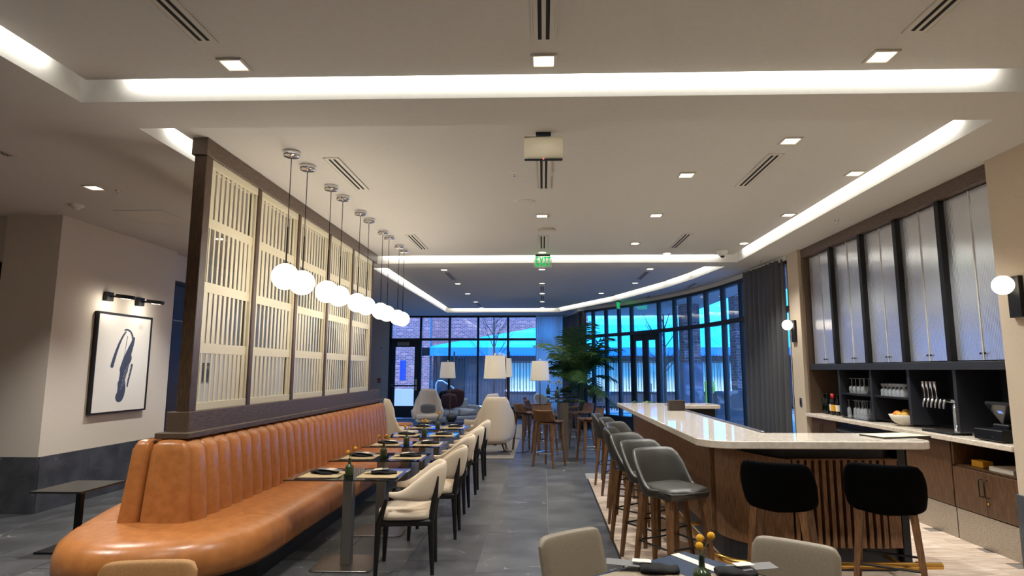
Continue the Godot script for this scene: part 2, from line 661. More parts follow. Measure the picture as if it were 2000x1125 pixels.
	glow("downlight", Color(1.0, 0.92, 0.80), 5.0)
	glow("globe", Color(1.0, 0.93, 0.82), 3.2)
	glow("exit_green", Color(0.0, 0.85, 0.42), 0.8)
	M["exit_green"].albedo_color = Color(0.02, 0.35, 0.18)
	glow("indicator_red", Color(1.0, 0.1, 0.05), 1.2)
	glow("tablet_glow", Color(0.25, 0.55, 1.0), 0.7)
	# outdoors
	mat("brick", Color(1, 1, 1), 0.9, 0.0, brick_texture(), Vector3(0.55, 0.8, 0.55), true)
	mat("street", Color(0.62, 0.66, 0.70), 0.9, 0.0, grain(81, 0.03, Color(0.75, 0.77, 0.8), Color(1, 1, 1)), Vector3.ONE * 0.2, true)
	mat("kerb", Color(0.50, 0.52, 0.55), 0.9)
	mat("snow", Color(0.92, 0.94, 0.97), 0.8)
	mat("blue_roof", Color(0.03, 0.72, 0.92), 0.5)
	mat("blue_fascia", Color(0.03, 0.50, 0.82), 0.5)
	mat("pale_siding", Color(0.80, 0.88, 0.80), 0.7)
	mat("dark_siding", Color(0.22, 0.24, 0.28), 0.7)
	mat("stone", Color(0.68, 0.69, 0.70), 0.85)
	mat("soffit_metal", Color(0.55, 0.56, 0.58), 0.6)
	mat("iron", Color(0.05, 0.055, 0.07), 0.6)
	mat("bark", Color(0.22, 0.19, 0.18), 0.9)
	mat("outdoor_grey", Color(0.26, 0.28, 0.31), 0.8)
	mat("yellow_sign", Color(0.98, 0.86, 0.16), 0.6)
	mat("bright_metal", Color(0.8, 0.82, 0.85), 0.3, 0.9)
	mat("sign_blue", Color(0.05, 0.2, 0.75), 0.5)

# ---------------------------------------------------------------- ceiling with three light coves
var COFFERS := [
	PackedVector2Array([Vector2(-3.3, 2.4), Vector2(3.45, 2.4), Vector2(3.45, -4.07), Vector2(-3.3, -4.07)]),
	PackedVector2Array([Vector2(-3.2, -4.55), Vector2(3.45, -4.55), Vector2(3.45, -10.76), Vector2(-3.2, -10.76)]),
	PackedVector2Array([Vector2(-3.2, -11.22), Vector2(3.37, -11.22), Vector2(3.14, -12.86), Vector2(2.85, -14.14), Vector2(1.98, -16.9), Vector2(0.5, -20.12), Vector2(-3.2, -20.12)])]

func inset(poly: PackedVector2Array, d: float) -> PackedVector2Array:
	return Geometry2D.offset_polygon(poly, -d, Geometry2D.JOIN_MITER)[0]

func build_ceiling():
	var root = structure("ceiling")
	# soffit: a thick slab with three openings
	var comb := CSGCombiner3D.new()
	comb.name = "soffit"
	root.add_child(comb)
	var slab := CSGBox3D.new()
	slab.name = "slab"
	slab.size = Vector3(12.6, 0.36, 24.6)
	slab.position = Vector3(-1.4, SOFFIT + 0.18, -9.2)
	slab.material = M.ceiling
	comb.add_child(slab)
	for c in COFFERS:
		var h := CSGPolygon3D.new()
		h.name = "opening"
		h.operation = CSGShape3D.OPERATION_SUBTRACTION
		h.polygon = c
		h.depth = 2.0
		h.mode = CSGPolygon3D.MODE_DEPTH
		h.rotation.x = PI / 2
		h.position.y = SOFFIT - 0.5
		h.material = M.ceiling
		comb.add_child(h, true)
	put(root, "roof_deck", bb(Vector3(-7.7, SOFFIT + 0.36, -21.5), Vector3(4.9, SOFFIT + 0.5, 3.1)), M.ceiling)
	for c in COFFERS:
		var inner := inset(c, 0.1)
		put(root, "raised_panel", pm(inner, PANEL, PANEL + 0.12), M.ceiling)
		var n := inner.size()
		var mid := Vector2.ZERO
		for p in inner:
			mid += p / n
		for i in n:
			var a := inner[i]
			var b := inner[(i + 1) % n]
			var d := (b - a).normalized()
			var out := Vector2(d.y, -d.x)
			if out.dot((a + b) / 2 - mid) < 0:
				out = -out
			var l := a.distance_to(b) - (0.5 if n == 4 else 0.14)
			if l < 0.2:
				continue
			var c2 := (a + b) / 2 + out * 0.004
			var r := Basis(Vector3.UP, -atan2(d.y, d.x))
			var strip = put(root, "led_strip", bx(Vector3(c2.x, PANEL + 0.055, c2.y), Vector3(l, 0.05, 0.008), 0.0, r), M.led)
			var at := Vector3(c2.x + out.x * 0.012, PANEL + 0.055, c2.y + out.y * 0.012)
			area(root, at, Vector3(out.x, 0, out.y), l, 0.05, COVE_POWER * l * (0.75 if at.z < -11.0 else 1.0), LED)

func build_floor():
	var root = structure("floor")
	put(root, "slab", bb(Vector3(-7.7, -0.3, -21.5), Vector3(4.9, -0.008, 3.1)), M.joint)
	put(root, "plank_bed", bb(Vector3(0.68, -0.008, -9.68), Vector3(4.7, -0.004, 3.0)), M.plank_joint)
	put(root, "edge_strip", bb(Vector3(0.668, -0.008, -9.68), Vector3(0.683, 0.001, 3.0)), M.black_metal)
	var rng := RandomNumberGenerator.new()
	rng.seed = 11
	var w := 0.62
	var tile := done(bx(Vector3.ZERO, Vector3(w - 0.006, 0.02, 1.234), 0.001))
	for i in 20:
		var x := 0.668 - w * (13 - i) + w * 0.5
		for k in 17:
			var z := -21.4 + 1.24 * k + 0.62 + (0.31 if i % 2 else 0.0) - 0.31
			if z > -3.2 or (i >= 13 and z > -9.9) or x > 4.6:
				continue
			if x < -6.5 or (x < -4.6 and z > -4.5):
				continue
			put(root, "tile", tile, M["slate_%d" % rng.randi_range(0, 2)], Vector3(x, -0.01, z))
	put(root, "near_slab", bb(Vector3(-7.6, -0.02, -3.2), Vector3(0.66, -0.0005, 3.0)), M.slate_0)
	put(root, "side_slab", bb(Vector3(-7.6, -0.02, -21.4), Vector3(-6.42, -0.0005, -3.2)), M.slate_1)
	put(root, "corner_slab", bb(Vector3(-6.42, -0.02, -4.0), Vector3(-4.6, -0.001, -3.2)), M.slate_2)
	var plank := done(bx(Vector3.ZERO, Vector3(0.897, 0.012, 0.147), 0.001))
	for k in 33:
		var z := -9.6 + 0.15 * k
		for i in 5:
			var x := 0.685 + 0.45 * fmod(k * 0.62, 1.0) + 0.9 * i - 0.2
			if x > 4.4 or (x > 1.9 and x < 2.7 and z < -5.4) or x < 1.14:
				continue
			put(root, "plank", plank, M["plank_%d" % rng.randi_range(0, 2)], Vector3(x, -0.003, z))
		# the cut piece at the edge strip
		var x0: float = 0.685 + 0.45 * fmod(k * 0.62, 1.0) - 0.2
		var lead := x0 - 0.45
		if x0 < 1.14:
			lead = x0 + 0.45
		if lead > 0.70:
			put(root, "plank", bb(Vector3(0.686, -0.009, z - 0.0735), Vector3(lead - 0.002, 0.003, z + 0.0735), 0.001), M["plank_%d" % rng.randi_range(0, 2)])
	put(root, "near_planks", bb(Vector3(0.69, -0.009, -4.58), Vector3(4.6, 0.002, 3.0)), M.plank_0)

# ---------------------------------------------------------------- walls
func build_walls():
	var w = structure("wall_left")
	# pier with the picture
	put(w, "plaster", bb(Vector3(-6.62, 0.0, -9.58), Vector3(-5.92, SOFFIT + 0.02, -7.2)), M.wall)
	for seg in [[-9.58, -16.54, 0.0, 3.57], [-17.7, -19.34, 0.0, 3.57], [-20.5, -21.5, 0.0, 3.57], [-16.54, -17.7, 0.0, 0.25], [-16.54, -17.7, 2.85, 3.57], [-19.34, -20.5, 0.0, 0.25], [-19.34, -20.5, 2.85, 3.57]]:
		put(w, "plaster", bb(Vector3(-6.25, seg[2], seg[1]), Vector3(-6.05, seg[3], seg[0])), M.wall)
	put(w, "plaster", bb(Vector3(-7.7, 0.0, -9.6), Vector3(-6.05, SOFFIT + 0.02, -9.4)), M.wall)
	put(w, "plaster", bb(Vector3(-7.7, 3.0, -7.6), Vector3(-6.62, SOFFIT + 0.02, -7.3)), M.wall)
	put(w, "plaster", bb(Vector3(-7.7, 0, -9.6), Vector3(-7.5, SOFFIT + 0.02, 3.1)), M.wall)
	var b = structure("baseboard_left")
	var dark := bb(Vector3(-6.62, 0.0, -7.235), Vector3(-5.91, 0.64, -7.19), 0.002)
	put(b, "slate_panel", dark, M.slate_wall)
	for k in 3:
		put(b, "slate_panel", bb(Vector3(-5.925, 0.0, -9.57 + 0.79 * k), Vector3(-5.895, 0.64, -9.57 + 0.79 * (k + 1) - 0.004), 0.002), M.slate_wall)
	var d = structure("door_1")
	put(d, "leaf", bb(Vector3(-7.5, 0.0, -7.5), Vector3(-6.64, 3.0, -7.42)), M.black_void)
	var r = structure("wall_right")
	put(r, "plaster", bb(Vector3(4.75, 0.0, -11.0), Vector3(4.95, SOFFIT + 0.02, 3.1)), M.wall)
	var rb = structure("wall_back")
	put(rb, "plaster", bb(Vector3(-7.7, 0.0, 3.0), Vector3(4.95, SOFFIT + 0.02, 3.2)), M.wall)
	# pilasters at both ends of the back bar
	var p1 = structure("wall_pilaster_near")
	put(p1, "plaster", bb(Vector3(4.05, 0.0, -5.5), Vector3(4.76, SOFFIT + 0.02, 3.0)), M.pilaster)
	put(p1, "slate_base", bb(Vector3(4.035, 0.0, -5.515), Vector3(4.06, 0.6, 0.0), 0.003), M.slate_wall)
	var p2 = structure("wall_pilaster_far")
	put(p2, "plaster", bb(Vector3(4.05, 0.0, -10.15), Vector3(4.76, SOFFIT + 0.02, -9.68)), M.pilaster)
	put(p2, "slate_base", bb(Vector3(4.035, 0.0, -10.16), Vector3(4.06, 0.6, -9.67), 0.003), M.slate_wall)
	# dark wood door in the side wall, seen beyond the picture
	var d2 = structure("door_2")
	put(d2, "leaf", bb(Vector3(-6.06, 0.0, -10.55), Vector3(-6.02, 2.45, -9.72), 0.002), M.dark_wood)
	put(d2, "transom", bb(Vector3(-6.06, 2.47, -10.55), Vector3(-6.03, 3.04, -9.72), 0.002), M.charcoal_panel)
	put(d2, "frame", bb(Vector3(-6.06, 0.0, -9.72), Vector3(-5.99, 3.1, -9.66), 0.002), M.frame_metal)
	put(d2, "frame", bb(Vector3(-6.06, 0.0, -10.61), Vector3(-5.99, 3.1, -10.55), 0.002), M.frame_metal)
	put(d2, "frame", bb(Vector3(-6.06, 3.04, -10.61), Vector3(-5.99, 3.1, -9.66), 0.002), M.frame_metal)
	for y in [0.95, 1.55, 2.15]:
		put(d2, "hinge", bb(Vector3(-6.02, y, -10.55), Vector3(-6.0, y + 0.13, -10.51), 0.002), M.chrome)
	# lower end wall beside the street door
	var e = structure("wall_end")
	put(e, "plaster", bb(Vector3(-6.1, 0.0, -21.6), Vector3(-5.4, SOFFIT + 0.02, -21.4)), M.wall)
	put(e, "plaster", bb(Vector3(-6.1, 3.5, -21.6), Vector3(1.2, SOFFIT + 0.3, -21.42)), M.wall)
	# tall side windows in the corridor wall, behind the screen
	for k in 2:
		var wn = structure("window_%d" % (k + 3))
		var z0: float = [-16.6, -19.4][k]
		for fz in [z0 - 1.1, z0 - 0.55, z0]:
			put(wn, "frame", bb(Vector3(-6.2, 0.25, fz), Vector3(-6.04, 2.85, fz + 0.06), 0.003), M.frame_metal)
		put(wn, "frame", bb(Vector3(-6.2, 0.25, z0 - 1.1), Vector3(-6.04, 0.31, z0 + 0.06), 0.003), M.frame_metal)
		put(wn, "frame", bb(Vector3(-6.2, 2.79, z0 - 1.1), Vector3(-6.04, 2.85, z0 + 0.06), 0.003), M.frame_metal)
		for i in 2:
			put(wn, "pane", bb(Vector3(-6.13, 0.31, z0 - 1.04 + 0.55 * i), Vector3(-6.12, 2.79, z0 - 0.55 + 0.55 * i)), M.glass)

# ---------------------------------------------------------------- glazing at the far end
const FAR := -21.4
func frame_bar(parent, called, a: Vector3, b: Vector3):
	put(parent, called, bb(a, b, 0.004), M.frame_metal)

func build_far_glazing():
	var w = structure("window_1")
	var xs := [-4.30, -3.28, -2.28, -1.23, -0.22, 0.62, 0.95]
	var top := 3.56
	var sill := 0.36
	var mid := 2.72
	for x in xs:
		frame_bar(w, "mullion", Vector3(x - 0.035, 0.0, FAR - 0.1), Vector3(x + 0.035, top, FAR + 0.04))
	frame_bar(w, "head", Vector3(-5.4, top - 0.07, FAR - 0.1), Vector3(0.98, top, FAR + 0.05))
	frame_bar(w, "transom", Vector3(-4.30, mid - 0.04, FAR - 0.09), Vector3(0.98, mid + 0.04, FAR + 0.03))
	frame_bar(w, "sill", Vector3(-4.30, sill - 0.04, FAR - 0.1), Vector3(0.98, sill + 0.03, FAR + 0.06))
	put(w, "sill_ledge", bb(Vector3(-4.26, sill - 0.09, FAR + 0.02), Vector3(0.98, sill - 0.05, FAR + 0.14), 0.004), M.frame_lip)
	for i in xs.size() - 1:
		put(w, "pane", bb(Vector3(xs[i] + 0.03, sill, FAR - 0.04), Vector3(xs[i + 1] - 0.03, mid, FAR - 0.03)), M.glass)
		put(w, "pane", bb(Vector3(xs[i] + 0.03, mid, FAR - 0.04), Vector3(xs[i + 1] - 0.03, top, FAR - 0.03)), M.glass)
		put(w, "lower_panel", bb(Vector3(xs[i] + 0.03, 0.0, FAR - 0.06), Vector3(xs[i + 1] - 0.03, sill - 0.04, FAR + 0.02)), M.charcoal_panel)
	# single glass door
	var d = structure("door_3")
	var x0 := -5.40
	var x1 := -4.33
	frame_bar(d, "frame", Vector3(x0, 0.0, FAR - 0.1), Vector3(x0 + 0.08, 3.5, FAR + 0.05))
	frame_bar(d, "frame", Vector3(x0, 2.64, FAR - 0.1), Vector3(x1, 2.76, FAR + 0.05))
	put(d, "pane", bb(Vector3(x0 + 0.08, 2.74, FAR - 0.04), Vector3(x1, 3.5, FAR - 0.03)), M.glass)
	frame_bar(d, "stile", Vector3(x0 + 0.08, 0.02, FAR - 0.04), Vector3(x0 + 0.22, 2.64, FAR + 0.02))
	frame_bar(d, "stile", Vector3(x1 - 0.17, 0.02, FAR - 0.04), Vector3(x1, 2.64, FAR + 0.02))
	frame_bar(d, "rail", Vector3(x0 + 0.2, 0.02, FAR - 0.04), Vector3(x1 - 0.15, 0.42, FAR + 0.02))
	frame_bar(d, "rail", Vector3(x0 + 0.2, 2.46, FAR - 0.04), Vector3(x1 - 0.15, 2.64, FAR + 0.02))
	put(d, "pane", bb(Vector3(x0 + 0.22, 0.42, FAR - 0.02), Vector3(x1 - 0.17, 2.46, FAR - 0.01)), M.glass)
	var pb = put(d, "push_bar", tb([Vector3(x0 + 0.12, 1.12, FAR + 0.1), Vector3(x1 - 0.06, 1.12, FAR + 0.1)], 0.022, 8), M.frame_metal)
	put(pb, "latch_box", bb(Vector3(x1 - 0.13, 0.95, FAR + 0.02), Vector3(x1 - 0.04, 1.35, FAR + 0.09), 0.01), M.steel)
	put(pb, "end_bracket", bb(Vector3(x0 + 0.1, 1.08, FAR + 0.02), Vector3(x0 + 0.2, 1.16, FAR + 0.1), 0.01), M.steel)
	put(d, "closer", bb(Vector3(x0 + 0.3, 2.5, FAR + 0.02), Vector3(x0 + 0.72, 2.63, FAR + 0.1), 0.01), M.steel)

# ---------------------------------------------------------------- angled glazing on the right
var GP := [Vector2(0.95, -21.4), Vector2(1.16, -18.89), Vector2(1.51, -18.43), Vector2(1.85, -17.96), Vector2(2.17, -17.48), Vector2(2.46, -17.0), Vector2(3.02, -15.94), Vector2(3.29, -15.3), Vector2(3.51, -14.66), Vector2(3.72, -13.95), Vector2(3.88, -13.19), Vector2(4.0, -12.35), Vector2(4.06, -11.36), Vector2(4.1, -10.1)]

func rot_bar(parent, called, a: Vector2, b: Vector2, y0: float, y1: float, thick: float, m, off := 0.0):
	var d := (b - a).normalized()
	var nrm := Vector2(-d.y, d.x)
	var c := (a + b) / 2 + nrm * off
	return put(parent, called, bx(Vector3(c.x, (y0 + y1) / 2, c.y), Vector3(a.distance_to(b), y1 - y0, thick), 0.003, Basis(Vector3.UP, -atan2(d.y, d.x))), m)

func build_right_glazing():
	var w = structure("window_2")
	var top := 3.46
	var sill := 0.36
	var mid := 2.66
	for i in GP.size():
		var p: Vector2 = GP[i]
		var d: Vector2 = (GP[mini(i + 1, GP.size() - 1)] - GP[maxi(i - 1, 0)]).normalized()
		var r := Basis(Vector3.UP, -atan2(d.y, d.x))
		var mu = put(w, "mullion", bx(Vector3(p.x, 1.73, p.y), Vector3(0.06, 3.46, 0.1), 0.004, r), M.frame_metal)
		var lip := Vector2(d.y, -d.x) * 0.07
		put(mu, "edge_lip", bx(Vector3(p.x, 1.73, p.y) + r * Vector3(0.026, 0, -0.056), Vector3(0.012, 3.44, 0.014), 0.0, r), M.frame_lip)
	for i in GP.size() - 1:
		var a: Vector2 = GP[i]
		var b: Vector2 = GP[i + 1]
		rot_bar(w, "head", a, b, top - 0.06, top, 0.15, M.frame_metal)
		rot_bar(w, "fascia", a, b, top, SOFFIT + 0.3, 0.14, M.ceiling, 0.0)
		rot_bar(w, "transom", a, b, mid - 0.045, mid + 0.045, 0.13, M.frame_metal)
		rot_bar(w, "pane", a, b, mid, top, 0.01, M.glass)
		if i == 5:
			continue
		rot_bar(w, "sill", a, b, sill - 0.04, sill + 0.03, 0.15, M.frame_metal)
		rot_bar(w, "pane", a, b, sill, mid, 0.01, M.glass)
		rot_bar(w, "lower_panel", a, b, 0.0, sill - 0.04, 0.08, M.charcoal_panel)
	# double door
	var dr = structure("door_4")
	var a: Vector2 = GP[5]
	var b: Vector2 = GP[6]
	var d := (b - a).normalized()
	var m := (a + b) / 2
	var nrm := Vector2(d.y, -d.x)
	for k in 2:
		var p: Vector2 = a + d * 0.05 if k == 0 else m + d * 0.01
		var q: Vector2 = m - d * 0.01 if k == 0 else b - d * 0.05
		var lf := Node3D.new()
		lf.name = "leaf"
		dr.add_child(lf, true)
		rot_bar(lf, "stile", p, p + d * 0.11, 0.02, mid - 0.05, 0.05, M.frame_metal)
		rot_bar(lf, "stile", q - d * 0.11, q, 0.02, mid - 0.05, 0.05, M.frame_metal)
		rot_bar(lf, "rail", p, q, 0.02, 0.3, 0.05, M.frame_metal)
		rot_bar(lf, "rail", p, q, mid - 0.22, mid - 0.05, 0.05, M.frame_metal)
		rot_bar(lf, "pane", p + d * 0.1, q - d * 0.1, 0.3, mid - 0.2, 0.01, M.glass)
		var h0 := p + nrm * 0.1
		var h1 := q + nrm * 0.1
		put(lf, "push_bar", tb([Vector3(h0.x, 1.05, h0.y), Vector3(h1.x, 1.05, h1.y)], 0.03, 8), M.steel)
		var cl := p.lerp(q, 0.45) + nrm * 0.08
		put(lf, "closer", bx(Vector3(cl.x, mid - 0.14, cl.y), Vector3(0.3, 0.12, 0.1), 0.01, Basis(Vector3.UP, -atan2(d.y, d.x))), M.steel)
		var hp := (q - d * 0.05 if k == 0 else p + d * 0.05) + nrm * 0.1
		put(lf, "pull_handle", tb([Vector3(hp.x, 0.78, hp.y), Vector3(hp.x, 1.3, hp.y)], 0.02, 8), M.chrome)
	# curtains
	curtain("curtain", Vector2(-0.25, -21.25), Vector2(0.70, -21.22), 3.5, 30, M.curtain_sheer, "blue-grey sheer curtain over the far glazing behind the palm")
	curtain("curtain", Vector2(0.72, -21.2), Vector2(1.28, -18.55), 3.46, 30, M.curtain_dark, "dark curtain gathered in the window corner behind the palm")
	curtain("curtain", Vector2(3.88, -11.7), Vector2(4.04, -10.2), 3.5, 17, M.curtain_dark, "charcoal curtain hanging beside the far pilaster at the bar")

func curtain(called, a: Vector2, b: Vector2, top: float, folds: int, m, label):
	var d := (b - a)
	var l := d.length()
	d /= l
	var nrm := Vector2(-d.y, d.x)
	var s := st()
	var rl := []
	for yi in 5:
		var y := lerpf(0.06, top, yi / 4.0)
		var ring_ := []
		var n := folds * 4
		var amp := lerpf(0.075, 0.035, yi / 4.0) * (1.0 if folds > 20 else 1.25)
		for k in n + 1:
			var t := float(k) / n
			var o := sin(t * folds * PI) * amp + sin(t * 9.1 + yi * 0.25) * 0.02
			var p := a + d * (t * l) + nrm * o
			ring_.append(Vector3(p.x, y, p.y))
		rl.append(ring_)
	rows(s, rl, false, false)
	var th = thing(called, label, "curtain")
	put(th, "cloth", s, m)
	put(th, "track", tb([Vector3(a.x, top + 0.02, a.y), Vector3(b.x, top + 0.02, b.y)], 0.014, 6), M.off_white)

# ---------------------------------------------------------------- back bar on the right wall
const BZ := [-5.55, -6.36, -7.15, -7.96, -8.80, -9.62]
var bay_words := ["nearest the tablet", "second from the near pilaster", "middle", "second from the far pilaster", "beside the far pilaster"]

func build_back_bar():
	# upper glazed cabinets: one wall-to-wall carcass, five bays with two reeded doors each
	var c = thing("display_cabinet", "wall-to-wall upper bar cabinet with black posts and reeded glass doors", "cabinet", Vector3(4.2, 1.66, -7.6))
	var o := Vector3(-4.2, -1.66, 7.6)
	put(c, "crown", bb(o + Vector3(4.1, 3.41, -9.67), o + Vector3(4.7, 3.55, -5.52), 0.004), M.bronze_wood)
	put(c, "side_panel", bb(o + Vector3(4.1, 1.0, -9.67), o + Vector3(4.7, 3.41, -9.62), 0.004), M.bronze_wood)
	put(c, "shelf_band", bb(o + Vector3(4.12, 1.655, -9.62), o + Vector3(4.7, 1.735, -5.52), 0.004), M.charcoal_panel)
	put(c, "back_panel", bb(o + Vector3(4.6, 1.0, -9.62), o + Vector3(4.7, 3.5, -5.52)), M.charcoal_panel)
	for i in BZ.size():
		if i > 0 and i < 5:
			put(c, "post", bb(o + Vector3(4.13, 1.73, BZ[i] - 0.035), o + Vector3(4.6, 3.41, BZ[i] + 0.035), 0.004), M.black_metal)
			put(c, "lower_divider", bb(o + Vector3(4.16, 1.04, BZ[i] - 0.025), o + Vector3(4.6, 1.66, BZ[i] + 0.025), 0.003), M.charcoal_panel)
	put(c, "niche_lining", bb(o + Vector3(4.585, 1.04, -9.62), o + Vector3(4.6, 1.655, -8.825)), M.niche_wood)
	for i in 5:
		var z1: float = BZ[i] - (0.03 if i > 0 else 0.0)
		var z0: float = BZ[i + 1] + 0.035
		var zm := (z0 + z1) / 2
		for k in 2:
			var a := z0 if k == 0 else zm + 0.001
			var b := zm - 0.001 if k == 0 else z1
			var dr = put(c, "door", bb(o + Vector3(4.19, 1.745, a), o + Vector3(4.21, 3.40, b), 0.002), M.reeded)
			put(dr, "edge", bb(o + Vector3(4.184, 1.745, b - 0.012), o + Vector3(4.19, 3.40, b), 0.0), M.off_white)
			put(dr, "knob", ball(0.012, o + Vector3(4.175, 1.81, zm + (0.03 if k else -0.03)), 8), M.black_metal)
	# wine glass shelves in two niches
	for k in 2:
		var sh = thing("glass_shelf", "black shelf holding upside-down glasses in the niche " + ["next to the wine bottles", "above the fruit bowl"][k], "shelf", Vector3(4.3, 1.33, BZ[3 - k] - 0.4 if k == 0 else BZ[2] - 0.4))
		var zc: float = (BZ[3] + BZ[4]) / 2 if k == 0 else (BZ[2] + BZ[3]) / 2
		sh.position = Vector3(4.37, 1.325, zc)
		put(sh, "board", bx(Vector3(0, 0, 0), Vector3(0.4, 0.022, 0.77), 0.003), M.black_metal)
		for s in [-1, 1]:
			put(sh, "bracket", bb(Vector3(-0.15, -0.035, s * 0.375), Vector3(0.15, -0.011, s * 0.385), 0.0), M.black_metal)
	# continuous counter
	var ct = thing("back_counter", "long pale stone counter along the back bar", "counter", Vector3(4.4, 1.0, -7.6))
	put(ct, "slab", bb(Vector3(-0.37, -0.05, -2.07), Vector3(0.3, 0.0, 2.1), 0.006), M.counter)
	# base cabinets
	var units := [[-9.62, -8.83, 0, "oak base cabinet with black pulls under the wine bottles"], [-8.82, -7.2, 1, "long dark undercounter fridge under the glass shelves"], [-7.19, -6.42, 2, "plain oak base panel unit under the beer tap"], [-6.41, -5.52, 3, "oak base cabinet with open shelf and two black pulls under the tablet"]]
	for u in units:
		var z0: float = u[0]
		var z1: float = u[1]
		var t = thing("base_cabinet" if u[2] != 1 else "undercounter_fridge", u[3], "cabinet" if u[2] != 1 else "fridge", Vector3(4.4, 0.0, (z0 + z1) / 2))
		var h := (z1 - z0) / 2 - 0.002
		if u[2] == 1:
			put(t, "body", bb(Vector3(-0.28, 0.1, -h), Vector3(0.3, 0.94, h), 0.004), M.charcoal_plastic)
			for k in 2:
				var a := -h + 0.01 + k * h
				var dd = put(t, "glass_door", bb(Vector3(-0.315, 0.13, a), Vector3(-0.285, 0.86, a + h - 0.02), 0.004), M.charcoal_plastic)
				put(dd, "handle", bb(Vector3(-0.345, 0.815, a + 0.05), Vector3(-0.315, 0.84, a + h - 0.07), 0.004), M.steel)
			put(t, "grille", bb(Vector3(-0.29, 0.0, -h), Vector3(-0.26, 0.1, h), 0.002), M.black_metal)
			continue
		put(t, "body", bb(Vector3(-0.28, 0.3, -h), Vector3(0.3, 0.72 if u[2] == 3 else 0.94, h), 0.002), M.cabinet_wood)
		var dtop := 0.7 if u[2] == 3 else 0.93
		if u[2] == 3:
			put(t, "shelf_back", bb(Vector3(0.26, 0.72, -h), Vector3(0.3, 0.94, h)), M.black_void)
			put(t, "side_panel", bb(Vector3(-0.3, 0.72, -h), Vector3(0.28, 0.94, -h + 0.025), 0.002), M.cabinet_wood)
			put(t, "side_panel", bb(Vector3(-0.3, 0.72, h - 0.025), Vector3(0.28, 0.94, h), 0.002), M.cabinet_wood)
		if u[2] == 2:
			put(t, "front_panel", bb(Vector3(-0.305, 0.31, -h), Vector3(-0.283, dtop, h), 0.002), M.cabinet_wood)
		else:
			for k in 2:
				var dd = put(t, "door", bb(Vector3(-0.305, 0.31, -h + k * h + 0.002), Vector3(-0.283, dtop, -h + (k + 1) * h - 0.002), 0.002), M.cabinet_wood)
				var hz := (-0.035 if k == 0 else 0.035)
				put(dd, "handle", tb([Vector3(-0.305, dtop - 0.06, hz), Vector3(-0.34, dtop - 0.065, hz), Vector3(-0.34, dtop - 0.215, hz), Vector3(-0.305, dtop - 0.22, hz)], 0.006, 6), M.black_metal)
				if k == 1 and u[2] == 3:
					put(dd, "lock", tb([Vector3(-0.315, dtop - 0.27, hz), Vector3(-0.3, dtop - 0.27, hz)], 0.012, 8), M.brass)
		put(t, "kick_plate", bb(Vector3(-0.295, 0.0, -h), Vector3(-0.27, 0.3, h), 0.002), M.brushed_steel)

# ---------------------------------------------------------------- the bar
func bar_outline(x0: float, zf: float, x1: float, zb: float, r: float, far_z: float, inner_x: float, r2 := 0.12) -> PackedVector2Array:
	# L-shaped outline: long run at left, return along the front
	var p := PackedVector2Array()
	p.append(Vector2(x0, far_z))
	for i in 9:
		var a := PI / 2 * i / 8.0
		p.append(Vector2(x0 + r - r * cos(a), zf - r + r * sin(a)))
	for i in 7:
		var a := PI / 2 * i / 6.0
		p.append(Vector2(x1 - r2 + r2 * sin(a), zf - r2 + r2 * cos(a)))
	p.append(Vector2(x1, zb))
	p.append(Vector2(inner_x, zb))
	p.append(Vector2(inner_x, far_z))
	return p

